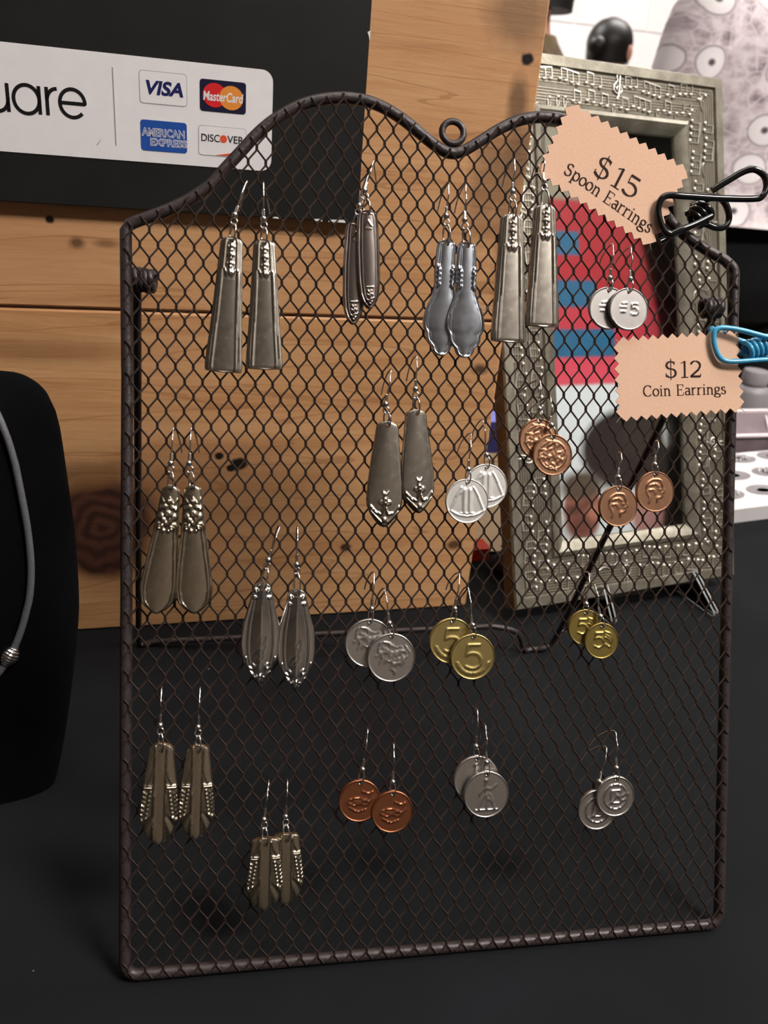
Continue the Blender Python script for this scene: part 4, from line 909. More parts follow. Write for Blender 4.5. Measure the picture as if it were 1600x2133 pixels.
def price_card(label, corners, z, lines, zr, group=None, curl=0.0):
    cs = [P2(*c, z)[:2] for c in corners]; cs = [np.array(c) for c in cs]
    o2 = sum(cs) / 4
    t = empty('price_card', PU * o2[1] + np.array([o2[0], 0, 0]) + PN * z, (PROT[0], 0, 0)); tag(t, label, 'price card', 'kraft price cards')
    # order counter-clockwise for outward normals
    ring = [tuple(c - o2) for c in cs]
    ar = sum(a[0] * b[1] - a[1] * b[0] for a, b in zip(ring, ring[1:] + ring[:1]))
    if ar < 0: ring = ring[::-1]
    zz = zigzag(ring, .0053, .0024)
    cardo = MB().prism(zz, -.0004, 0).build('card', MAT['kraft'], t, smooth=False)
    for (txt, pos, hpx, ang, wpx) in lines:
        p = P2(*pos, z)[:2] - o2; h = pscale(*pos, z)[1] * hpx
        sts = serif(txt, h); xs = [q[0] for s_, _ in sts for q in s_]; k = wpx * pscale(*pos, z)[0] / math.cos(0) / (max(xs) - min(xs))
        ca, sa = math.cos(R(ang)), math.sin(R(ang)); mid = (max(xs) + min(xs)) / 2
        b = MB()
        for pts, wd in sts:
            pp = [((q[0] - mid) * k, q[1]) for q in pts]; pp = [(p[0] + q[0] * ca - q[1] * sa, p[1] + q[0] * sa + q[1] * ca) for q in pp]
            b.ribbon(pp, wd if not isinstance(wd, tuple) else wd[0], .00012, None if not isinstance(wd, tuple) else wd[1])
        b.build('lettering', MAT['ink'], cardo, smooth=False, fix=False)
    t.rotation_euler = (PROT[0], 0, 0)
    return t
price_card('kraft price card reading $15 Spoon Earrings held slanting by a black wire clip', [(1186, 206), (1442, 352), (1358, 522), (1112, 362)], .0026,
           [('$15', (1277, 388), 45, -27, 92), ('Spoon Earrings', (1263, 424), 27, -30, 205)], 0)
price_card('kraft price card reading $12 Coin Earrings held level by a light blue wire clip', [(1278, 702), (1540, 686), (1552, 858), (1284, 880)], .0030,
           [('$12', (1424, 786), 34, 2.5, 72), ('Coin Earrings', (1427, 823), 22, 3.5, 170)], 0)

# ------------------------------------------------------------------ wire clips
def wire_clip(label, mat, pathA, zA, pathB, zB, coil_c, coil_axis, rad, zc, turns=3, coil_r=.0042):
    c = P2(*coil_c, zc); t = empty('wire_clip', PU * c[1] + np.array([c[0], 0, 0]) + PN * zc, PROT); tag(t, label, 'clip', 'wire clips holding the cards')
    for nm, pth, zz in (('front_wire', pathA, zA), ('rear_wire', pathB, zB)):
        pts = []
        for i, p in enumerate(pth):
            z = zz if not hasattr(zz, '__len__') else zz[i]
            q = P2(p[0], p[1], z); pts.append((q[0] - c[0], q[1] - c[1], z - zc))
        MB().tube(spline(pts, 6), rad, 10).build(nm, mat, t, sharp=80)
    ax = np.array([*coil_axis, 0.0]); ax /= np.linalg.norm(ax); pe_ = np.array([-ax[1], ax[0], 0]); zz = np.array([0, 0, 1.0])
    n = turns * 14
    MB().tube([ax * (k / n - .5) * turns * rad * 2.1 + pe_ * coil_r * math.cos(2 * PI * k / 14) + zz * coil_r * math.sin(2 * PI * k / 14) for k in range(n + 1)], rad * .95, 8).build('spring_coil', mat, t, sharp=80)
    return t
wire_clip('glossy black vinyl-coated wire clip gripping the slanting $15 card', MAT['black_vinyl'],
    [(1484, 396), (1515, 377), (1548, 358), (1572, 353), (1592, 366), (1597, 388), (1588, 408), (1570, 414), (1500, 413), (1420, 408), (1392, 407), (1378, 415), (1371, 434), (1374, 458), (1384, 480), (1398, 487), (1420, 478), (1450, 466), (1482, 450)],
    [.004, .006, .008, .010, .010, .010, .010, .009, .008, .007, .006, .0055, .005, .005, .005, .005, .006, .006, .006],
    [(1440, 430), (1462, 420), (1490, 410), (1506, 418), (1516, 436), (1518, 458), (1508, 473), (1490, 474), (1466, 466), (1440, 470), (1412, 484), (1388, 497), (1374, 504)],
    [-.004, -.003, -.002, -.001, -.001, -.001, -.001, -.002, -.003, -.005, -.0062, -.0072, -.0072], (1458, 447), (.75, .66), .00165, .0005, 3, .0046)
wire_clip('light blue vinyl-coated wire clip gripping the level $12 card', MAT['blue_vinyl'],
    [(1690, 720), (1660, 710), (1620, 706), (1590, 700), (1553, 690), (1522, 684), (1500, 683), (1489, 690), (1487, 707), (1491, 728), (1499, 744), (1512, 752), (1537, 753), (1580, 750), (1620, 748), (1660, 744), (1692, 736), (1698, 728)],
    [.011, .010, .009, .0085, .0075, .0066, .006, .0056, .0053, .0053, .0053, .0055, .006, .007, .008, .009, .0105, .011],
    [(1480, 690), (1484, 684), (1510, 697), (1550, 712), (1600, 724), (1650, 735), (1690, 745), (1694, 752), (1680, 755), (1600, 742), (1540, 735), (1490, 730), (1482, 722), (1480, 690)],
    [-.0070, -.0070, -.006, -.003, -.002, -.003, -.004, -.004, -.004, -.003, -.005, -.0065, -.0070, -.0070], (1578, 724), (.95, .3), .0013, .0030, 5, .0042)

# ------------------------------------------------------------------ music frame on a clear easel
FB = np.array([.273, .289, .012]); FYAW, FLEAN, FW, FH = .246, .360, .236, .440
fa = np.array([math.cos(FYAW), math.sin(FYAW), 0]); fb = np.array([-math.sin(FYAW), math.cos(FYAW), 0])
fu = math.cos(FLEAN) * np.array([0, 0, 1]) + math.sin(FLEAN) * fb; fn = np.cross(fa, fu)
Mf = Matrix(np.stack([fa, fu, fn], 1).tolist()).to_4x4()
frame = empty('picture_frame', FB); frame.rotation_euler = Mf.to_euler()
tag(frame, 'tall pewter picture frame embossed with music notes behind the mesh stand', 'picture frame')
def F2(px, py, z=0.0):
    q = on_plane(px, py, FB + fn * z, fn); return np.array([float((q - FB) @ fa), float((q - FB) @ fu), z])
RW = .052
PROFILE = [(.0, -.016), (.0, -.001), (.0008, 0), (.0085, .0002), (.0095, -.0022), (.0385, -.0024), (.0395, -.0002), (.043, .0012), (.047, -.001), (.0515, -.0052), (RW, -.0065), (RW, -.012)]
def rail(c0, c1, c2, c3, name):               # outer corners c0,c1, mitred at 45 degrees
    d0 = np.array([np.sign(c2[0] - c0[0]), np.sign(c2[1] - c0[1])]); d1 = np.array([np.sign(c3[0] - c1[0]), np.sign(c3[1] - c1[1])])
    ra = [(c0[0] + d0[0] * d, c0[1] + d0[1] * d, z) for d, z in PROFILE]; rb_ = [(c1[0] + d1[0] * d, c1[1] + d1[1] * d, z) for d, z in PROFILE]
    return MB().loft([ra, rb_]).build(name, MAT['pewter'], frame, sharp=25)
CEN = (FW / 2, FH / 2)
for a, b_ in (((0, FH), (FW, FH)), ((FW, FH), (FW, 0)), ((FW, 0), (0, 0)), ((0, 0), (0, FH))): rail(a, b_, CEN, CEN, 'frame_rail')
for r_ in ((-.0005, 0, -.0165, .0004, FH, -.0015), (FW - .0004, 0, -.0165, FW + .0005, FH, -.0015)): MB().box(*r_).build('side_edge', MAT['frame_side'], frame, smooth=False)
bandm = MB(); B0, B1 = .0098, .0382
bandm.box(B0, FH - B1, -.0030, FW - B0, FH - B0, -.0021); bandm.box(B0, B0, -.0030, FW - B0, B1, -.0021); bandm.box(B0, B1, -.0030, B1, FH - B1, -.0021); bandm.box(FW - B1, B1, -.0030, FW - B0, FH - B1, -.0021)
band_o = bandm.build('relief_band', MAT['pewter_band'], frame, smooth=False)
ZB = -.0021
# two staves of five lines running round the band
for k in range(10):
    d = .0115 + (k if k < 5 else k + 1.2) * .00228
    o_ = MB(); hw_ = .00024
    for (xa, ya, xb, yb) in ((d, FH - d - hw_, FW - d, FH - d + hw_), (d, d - hw_, FW - d, d + hw_), (d - hw_, d, d + hw_, FH - d), (FW - d - hw_, d, FW - d + hw_, FH - d)): o_.box(xa, ya, ZB, xb, yb, ZB + .0006)
    o_.build('staff_line', MAT['staff'], band_o, smooth=False)
def note_mesh(kind):
    b = MB(); h_ = .0078; b0 = b
    def head(x, y): b.ball((x, y, ZB + .0006), .00150, 10, 6, (1.15, .9, .75))
    def stem(x, y, s=1): b.box(x - .00022, min(y, y + s * h_), ZB, x + .00022, max(y, y + s * h_), ZB + .0010)
    if kind == 0: head(0, 0); stem(.0014, 0)
    if kind == 1: head(0, 0); stem(.0014, 0); head(.0055, -.001); stem(.0069, -.001); b.prism([(.0012, h_ - .0004), (.0071, h_ - .0014), (.0071, h_ - .0004), (.0012, h_ + .0006)], ZB, ZB + .0011)
    if kind == 2:
        for i in range(4): head(i * .0050, -.0009 * i); stem(i * .0050 + .0014, -.0009 * i)
        b.prism([(.0012, h_ - .0004), (.0166, h_ - .0031), (.0166, h_ - .0021), (.0012, h_ + .0006)], ZB, ZB + .0011)
    if kind == 3:
        for i in range(3): head(i * .0055, .0005 * i); stem(i * .0055 + .0014, .0005 * i)
        b.prism([(.0012, h_ - .0004), (.0126, h_ + .0006), (.0126, h_ + .0016), (.0012, h_ + .0006)], ZB, ZB + .0011)
    if kind == 4: b.tube([(p[0], p[1], ZB + .0005) for p in spline([(-.006, .0008), (-.003, -.0012), (.001, -.0016), (.006, .0004)], 4)], [.0001] + [.00045] * 11 + [.0001], 6)
    if kind == 5: head(0, 0); stem(-.0014, 0, -1); b.tube([(p[0], p[1], ZB + .0005) for p in spline([(-.0014, -h_), (.0006, -.0048), (.0010, -.0030)], 4)], .0003, 6)
    b.V = [(p[0] * 1.12, p[1] * 1.12, ZB + (p[2] - ZB) * 1.2) for p in b.V]
    me = b.me('note'); me.materials.append(MAT['pewter_lite']); return me
NOTES = [note_mesh(k) for k in range(6)]; NW = [.0065, .0125, .0245, .0195, .0155, .0065]
def place_notes(x, y, ang, me):
    o = bpy.data.objects.new('music_note', me); o['sm'] = 1; COL.objects.link(o); o.parent = band_o; o.location = (x, y, 0); o.rotation_euler.z = ang
for me in NOTES: me.polygons.foreach_set('use_smooth', [True] * len(me.polygons)); me.set_sharp_from_angle(angle=R(50))
g = random.Random(7); n_notes = 0
for row in (0, 1):
    dist = .0200 if row == 0 else .0340
    for side in range(4):
        Ls = FW if side % 2 == 0 else FH
        s_ = dist - .004
        clef_at = [.52 * Ls] if side in (0, 2) else [.28 * Ls, .72 * Ls]
        while s_ < Ls - dist - .002:
            k = g.choice([0, 1, 1, 2, 2, 3, 3, 4, 5]); 
            if s_ + NW[k] > Ls - dist + .004: k = 0
            if row == 0 and any(abs(s_ + NW[k] / 2 - c) < NW[k] / 2 + .006 for c in clef_at): s_ += .002; continue
            off = dist + g.uniform(-.0025, .0012) + (.004 if k == 4 else 0)
            p = {0: (s_, FH - off, 0), 1: (FW - off, FH - s_, -PI / 2), 2: (FW - s_, off, PI), 3: (off, s_, PI / 2)}[side]
            place_notes(*p, NOTES[k]); n_notes += 1
            s_ += NW[k] + g.uniform(0, .002)
def clef():
    P = spline([(.0006, -.0062), (-.0012, -.0066), (-.0004, -.0054), (.0007, -.002), (.0012, .003), (.0018, .0066), (.0006, .0078), (-.0006, .0056), (-.0002, .0036), (-.0026, .001), (-.0028, -.0022), (.0002, -.0036), (.0026, -.0018), (.0016, .0004), (-.0006, .0002), (-.0010, -.0014)], 5)
    me = MB().tube([(p[0] * 1.45, p[1] * 1.45, ZB + .0008) for p in P], .00072, 6).me('clef'); me.materials.append(MAT['pewter_lite']); me.polygons.foreach_set('use_smooth', [True] * len(me.polygons)); return me
cm = clef()
for (x, y, a) in ((.52 * FW, FH - .0185, 0), (FW - .0185, FH * .72, -PI / 2), (FW - .0185, FH * .28, -PI / 2), (.48 * FW, .0185, PI), (.0185, FH * .28, PI / 2), (.0185, FH * .72, PI / 2)):
    o = bpy.data.objects.new('treble_clef', cm); COL.objects.link(o); o.parent = band_o; o.location = (x, y, 0); o.rotation_euler.z = a
# flat image filling the frame (colours stored per point)
def picture():
    nx, ny = 110, 260; x0, x1, y0, y1 = RW - .003, FW - RW + .003, RW - .003, FH - RW + .003; zp = -.0078
    X, Y = np.meshgrid(np.linspace(x0, x1, nx), np.linspace(y0, y1, ny)); C = np.zeros((ny, nx, 3))
    lin = lambda r, g_, b: np.array(srgb(r, g_, b)[:3])
    C[:] = lin(250, 250, 250)
    F = lambda px, py: F2(px, py, zp)[:2]
    sm = lambda d, s=.0018: np.clip(.5 - d / (2 * s), 0, 1)[..., None]
    def half(y_left, y_right, up=True):         # soft boundary through two pixel points
        a, b = F(1165, y_left), F(1400, y_right); d = (Y - a[1]) - (X - a[0]) * (b[1] - a[1]) / (b[0] - a[0]); return -d if up else d
    def put(mask, col, k=1.0):
        nonlocal C; C = C * (1 - mask * k) + np.asarray(col) * mask * k
    def quad(pA, pB, col, s=.0012):             # axis-aligned in the image
        a, b = F(*pA), F(*pB); d = np.maximum(np.abs(X - (a[0] + b[0]) / 2) - abs(b[0] - a[0]) / 2, np.abs(Y - (a[1] + b[1]) / 2) - abs(b[1] - a[1]) / 2); put(sm(d, s), col)
    def ell(c, rx, ry, col, s=.12, k=1.0):
        a = F(*c); b = F(c[0] + rx, c[1]); e_ = F(c[0], c[1] - ry); d = np.hypot((X - a[0]) / np.linalg.norm(b - a), (Y - a[1]) / np.linalg.norm(e_ - a)) - 1; put(np.clip(.5 - d / (2 * s), 0, 1)[..., None], col, k)
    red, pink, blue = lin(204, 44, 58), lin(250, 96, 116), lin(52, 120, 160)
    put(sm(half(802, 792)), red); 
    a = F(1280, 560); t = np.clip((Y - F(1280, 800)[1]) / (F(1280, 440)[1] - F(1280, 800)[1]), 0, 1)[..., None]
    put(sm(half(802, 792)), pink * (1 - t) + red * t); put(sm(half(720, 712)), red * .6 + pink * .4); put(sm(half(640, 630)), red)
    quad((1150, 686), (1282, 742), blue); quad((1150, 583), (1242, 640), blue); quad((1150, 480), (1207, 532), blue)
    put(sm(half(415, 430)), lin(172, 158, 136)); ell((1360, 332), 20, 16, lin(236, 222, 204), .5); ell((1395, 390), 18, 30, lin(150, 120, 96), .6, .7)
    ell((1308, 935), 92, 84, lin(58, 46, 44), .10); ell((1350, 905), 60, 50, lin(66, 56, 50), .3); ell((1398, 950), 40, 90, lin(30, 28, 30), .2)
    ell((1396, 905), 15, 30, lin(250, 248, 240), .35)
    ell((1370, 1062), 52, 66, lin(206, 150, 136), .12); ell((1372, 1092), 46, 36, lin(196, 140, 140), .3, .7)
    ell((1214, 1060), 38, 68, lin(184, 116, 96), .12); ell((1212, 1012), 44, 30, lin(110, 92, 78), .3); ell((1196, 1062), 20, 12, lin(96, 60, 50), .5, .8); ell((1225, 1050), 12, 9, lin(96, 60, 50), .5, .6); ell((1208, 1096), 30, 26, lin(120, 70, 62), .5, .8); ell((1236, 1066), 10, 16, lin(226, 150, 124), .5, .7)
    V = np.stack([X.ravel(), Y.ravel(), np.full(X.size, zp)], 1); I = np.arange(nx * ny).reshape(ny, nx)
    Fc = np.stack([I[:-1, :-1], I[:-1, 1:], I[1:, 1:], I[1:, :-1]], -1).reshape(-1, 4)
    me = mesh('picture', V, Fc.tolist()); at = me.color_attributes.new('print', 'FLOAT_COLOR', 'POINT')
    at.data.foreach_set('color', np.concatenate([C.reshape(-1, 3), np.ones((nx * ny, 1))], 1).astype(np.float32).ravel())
    m = M('glossy_image'); an = m.n('ShaderNodeAttribute', attribute_name='print'); m.set(Base_Color=an.outputs['Color'], Roughness=.35)
    o = link('picture', me, m.m, frame); o['label'] = 'blurry flat image with red and blue stripes, white ground and people'
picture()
MB().box(RW - .002, RW - .002, -.0074, FW - RW + .002, FH - RW + .002, -.0070).build('glass_pane', MAT['glass'], frame, smooth=False)
MB().box(.004, .004, -.0190, FW - .004, FH - .004, -.0165).build('backing_board', MAT['frame_side'], frame, smooth=False)
# clear acrylic easel
easel = empty('acrylic_easel', (0, 0, 0))
tip = on_table(1489, 1284, TABLE + .0012); tipL = on_table(1276, 1300, TABLE + .0012)
easel.location = (float(tip[0] + tipL[0]) / 2, float(tip[1] + tipL[1]) / 2, TABLE)
tag(easel, 'clear acrylic display easel under the music-note frame', 'display easel')
eo = np.array(easel.location)
for tp_ in (tip, tipL):
    xq = float((tp_ - FB) @ fa); base_pt = FB + fa * xq; th_ = .0022
    f2 = np.array([fb[0], fb[1], 0.0])
    fr_ = tp_ - eo; fr_[2] = 0.0008
    under = base_pt - eo - fn * .019; bk = under + fu * .20; bkf = under + f2 * .09; bkf[2] = .0008
    lip = base_pt - eo + fn * .006; lip_t = lip + fu * .012
    ledge = base_pt - eo - fu * .0028
    outl = [fr_, fr_ + np.array([0, 0, .004]) - fb * .001, lip_t - fn * .001, lip_t + fn * .002 - fn * .004, base_pt - eo + fn * .0025 - fu * .0022, under - fu * .0022 , bk, bk - fn * .004, bkf, bkf - f2 * .006, under - fu * .006 - f2 * .01]
    outl[2] = base_pt - eo + fn * .0065 + fu * .010; outl[3] = base_pt - eo + fn * .0030 + fu * .010
    V = [p - fa * th_ for p in outl] + [p + fa * th_ for p in outl]; n = len(outl)
    b = MB().add(V, [tuple(range(n))[::-1], tuple(range(n, 2 * n))] + [(i, (i + 1) % n, n + (i + 1) % n, n + i) for i in range(n)])
    b.build('side_support', MAT['acrylic'], easel, smooth=False)
    ed = [outl[9], outl[0] + np.array([0, 0, .0004]), outl[1], outl[2], outl[3]]
    for off in (-th_, th_): MB().tube([ed[0] * .85 + ed[1] * .15] + [p + fa * off for p in ed[1:]], .00055, 6).build('edge_highlight', MAT['edge'], easel, sharp=70)  # thin pale tubes added to imitate bright highlights on the clear edges
l0 = FB - eo - fu * .0050 - fn * .019; b = MB()
xa, xb = float((tipL - FB) @ fa), float((tip - FB) @ fa)
b.add([l0 + fa * x + fu * u_ + fn * d for x in (xa, xb) for u_, d in ((0, 0), (.0026, 0), (.0026, .021), (0, .021))], [(0, 1, 2, 3), (7, 6, 5, 4), (0, 4, 5, 1), (1, 5, 6, 2), (2, 6, 7, 3), (3, 7, 4, 0)])
b.build('ledge', MAT['acrylic'], easel, smooth=False)

# ------------------------------------------------------------------ black velvet bust with cord necklace
def bust():
    c0 = np.array([-.155, .135, TABLE + .0004]); lean = R(12)
    bu = np.array([0, math.sin(lean), math.cos(lean)]); bnv = np.array([0, -math.cos(lean), math.sin(lean)])
    t = empty('necklace_bust', c0, (-lean, 0, 0)); tag(t, 'black velvet necklace bust at the left edge, in front of the planks', 'necklace display')
    sil = [(20, 773), (55, 783), (88, 806), (110, 840), (124, 885), (135, 955), (147, 1040), (157, 1120), (163, 1200), (165, 1265), (160, 1340), (152, 1410), (143, 1480), (130, 1560), (112, 1640), (95, 1710)]
    sil = [tuple(q) for q in spline([(-40, 768)] + sil, 5)]
    prof = []
    for p in sil:
        q = on_plane(*p, c0, bnv) - c0; prof.append((float(q[0]), float(q @ bu)))
    zs = np.array([p[1] for p in prof][::-1]); ws = np.array([p[0] for p in prof][::-1])
    zz = np.concatenate([np.linspace(0.0, zs[0], 3)[:-1], np.linspace(zs[0], zs[-1] - .012, 30), zs[-1] - .012 * (1 - np.linspace(.1, 1, 12))]); ww = np.interp(zz, zs, ws)
    top = zz[-1]; rings = []
    n = 44
    for z, w_ in zip(zz, ww):
        k = math.sqrt(max(.03, min(1, (top + .004 - z) / .03)))
        d = .034 * k * (.75 + .25 * math.sin(PI * min(1, z / top)))
        rings.append([(w_ * math.copysign(abs(math.cos(a)) ** .75, math.cos(a)), -d * .9 * math.copysign(abs(math.sin(a)) ** .9, math.sin(a)) * (1.0 if math.sin(a) > 0 else .35), z) for a in np.linspace(0, 2 * PI, n + 1)[:-1]])
    tl_ = math.tan(lean)
    rings = [[(x, y, z + y * tl_ * max(0, 1 - z / .06)) for x, y, z in rg] for rg in rings]
    # rounded top closing over the neck
    for k, (f, dz) in enumerate(((.93, .0012), (.75, .0026), (.4, .0038))):
        rings.append([(x * f, y * f, top + dz) for x, y, z in rings[len(zz) - 1]])
    body = MB().loft(rings).build('bust_form', MAT['velvet'], t, sharp=70)
    ft = MB().box(-.035, .008, 0, .035, .05, .003); ft.V = [(x, y, z + y * tl_) for x, y, z in ft.V]; ft.build('foot', MAT['velvet'], t, smooth=False)
    # cord necklace laid over the front
    Mw = Matrix.Translation(Vector(c0)) @ Matrix.Rotation(-lean, 4, 'X'); Mi = Mw.inverted()
    bv = BVHTree.FromPolygons([v.co.copy() for v in body.data.vertices], [tuple(p.vertices) for p in body.data.polygons])
    path = []
    for p in spline([(-60, 800), (-20, 840), (4, 885), (25, 945), (44, 1035), (57, 1110), (63, 1180), (60, 1240), (48, 1295), (30, 1345), (12, 1378), (-6, 1402), (-30, 1425), (-70, 1452)], 4):
        o_ = Mi @ Vector(CAM); d_ = (Mi.to_3x3() @ Vector(ray(*p))).normalized(); h_ = bv.ray_cast(o_, d_)
        if h_[0] is not None: path.append(np.array(Mw @ (h_[0] + h_[1] * .0021)))
    mid = path[len(path) // 2]
    nk = empty('necklace', mid); tag(nk, 'grey cord necklace with a silver ridged clasp bead on the black bust', 'necklace')
    MB().tube([p - mid for p in path], .0019, 8).build('cord', MAT['cord'], nk, sharp=80)
    a, b = path[-17] , path[-13]; dr = (b - a) / np.linalg.norm(b - a); L_ = np.linalg.norm(b - a)
    rr = []; pp = []
    for k in range(25):
        u_ = k / 24; pp.append(a + (b - a) * u_ - mid); rr.append(.0046 * math.sin(PI * (.18 + .64 * u_)) + (.00045 if k % 4 < 2 else 0))
    MB().tube(pp, rr, 14).build('clasp_bead', MAT['silver_bright'], nk, sharp=80)
bust()

# ------------------------------------------------------------------ white tray and things behind
def tray():
    a = on_table(1480, 1099, TABLE); b = on_table(1600, 1083, TABLE)
    ang = math.atan2(b[1] - a[1], b[0] - a[0])
    t = empty('bead_tray', (a[0], a[1], TABLE + .0005), (0, 0, ang)); tag(t, 'white plastic tray with oval wells at the right edge of the table', 'tray')
    W_, D_, H_ = .26, .146, .020
    b_ = MB(); b_.loft([rrect(0, 0, W_, D_, .006, 3) and [(x, y, 0) for x, y in rrect(.002, .002, W_ - .002, D_ - .002, .006, 3)], [(x, y, H_ - .002) for x, y in rrect(0, 0, W_, D_, .006, 3)], [(x, y, H_) for x, y in rrect(.0015, .0015, W_ - .0015, D_ - .0015, .006, 3)]])
    b_.build('tray_body', MAT['plastic_white'], t, sharp=40)
    k = 0
    for j in range(3):
        for i in range(4):
            cx_, cy_ = .050 + i * .056, .034 + j * .046
            w_ = MB(); w_.loft([[(cx_ + .022 * s_ * math.cos(q), cy_ + .0135 * s_ * math.sin(q), z) for q in np.linspace(0, 2 * PI, 25)[:-1]] for s_, z in ((1.06, H_ + .0002), (1.06, H_ + .0010), (.98, H_ + .0010), (.90, H_ + .0003), (.4, H_ + .0002))])
            w_.build('well', MAT['plastic_grey'], t, sharp=40)
            g = random.Random(k); k += 1
            bd_ = MB()
            for q in range(14 if k % 2 else 0):
                r_ = math.sqrt(g.random()) * .8; a_ = g.uniform(0, 6.3); bd_.ball((cx_ + .02 * r_ * math.cos(a_), cy_ + .011 * r_ * math.sin(a_), H_ + .0018), .0016, 6, 4)
            if bd_.V: o = bd_.build('seed_beads', MAT['plastic_white'], t); o['kind'] = 'stuff'
    # clear lidded case standing behind it
    c = on_table(1500, 985, TABLE)
    u = empty('clear_case', (c[0] - .02, c[1] + .05, TABLE + .0005), (0, 0, ang - .12)); tag(u, 'pinkish clear plastic case with pale rim standing behind the white tray', 'case')
    b_ = MB(); b_.loft([[(x, y, 0) for x, y in rrect(0, 0, .22, .10, .012, 4)], [(x, y, .030) for x, y in rrect(-.002, -.002, .222, .102, .012, 4)]]); b_.build('case_body', MAT['plastic_mauve'], u, sharp=40)
    MB().tube([(x, y, .031) for x, y in rrect(-.003, -.003, .223, .103, .012, 4)], .0032, 8, closed=True).build('case_rim', MAT['plastic_pale'], u, sharp=70)
    for q in range(3): MB().tube([(.02 + .06 * q, .02, .0315), (.06 + .06 * q, .075, .0315)], .0022, 6).build('lid_rib', MAT['plastic_pale'], u)
    j_ = on_table(1592, 905, TABLE)
    v = empty('bottle', (j_[0] + .012, j_[1] + .075, TABLE + .0005)); tag(v, 'grey plastic bottle with stepped cap at the far right edge', 'bottle')
    prof = [(.0, .026), (.002, .028), (.045, .028), (.052, .024), (.055, .018), (.058, .018)]
    MB().loft([[(r_ * math.cos(q), r_ * math.sin(q), z) for q in np.linspace(0, 2 * PI, 29)[:-1]] for z, r_ in prof]).build('bottle_body', MAT['plastic_grey'], v, sharp=40)
    MB().loft([[(r_ * math.cos(q), r_ * math.sin(q), z) for q in np.linspace(0, 2 * PI, 29)[:-1]] for z, r_ in ((.0585, .020), (.076, .0195), (.078, .018))]).build('cap', MAT['plastic_grey'], v, sharp=40)
MAT['plastic_white'] = plain('white_plastic', srgb(236, 232, 232), .35, 0, .4, .02)
MAT['plastic_grey'] = plain('grey_plastic', srgb(140, 136, 138), .4, 0, .4, .05)
MAT['plastic_mauve'] = plain('smoky_mauve_plastic', srgb(124, 108, 112), .3, 0, .5, .25, 30)
MAT['plastic_pale'] = plain('pale_pink_plastic', srgb(232, 218, 220), .3, 0, .5, .02)
MAT['bag'] = plain('cream_paper_bag', srgb(246, 222, 186), .8, 0, .2, .1, 30)
MAT['bluecard'] = plain('violet_blue_card', srgb(124, 132, 246), .4, 0, .4, .15, 30)
MAT['tealcard'] = plain('teal_grey_card', srgb(112, 136, 140), .5, 0, .4, .15, 30)
MAT['pinkcard'] = plain('pink_card', srgb(206, 140, 130), .5, 0, .4, .15, 30)
MAT['purple'] = plain('dark_purple_cloth', srgb(58, 50, 60), .9, 0, .2, .3, 30)
MAT['redcard'] = plain('red_card', srgb(210, 70, 56), .5, 0, .4, .1, 30)
tray()
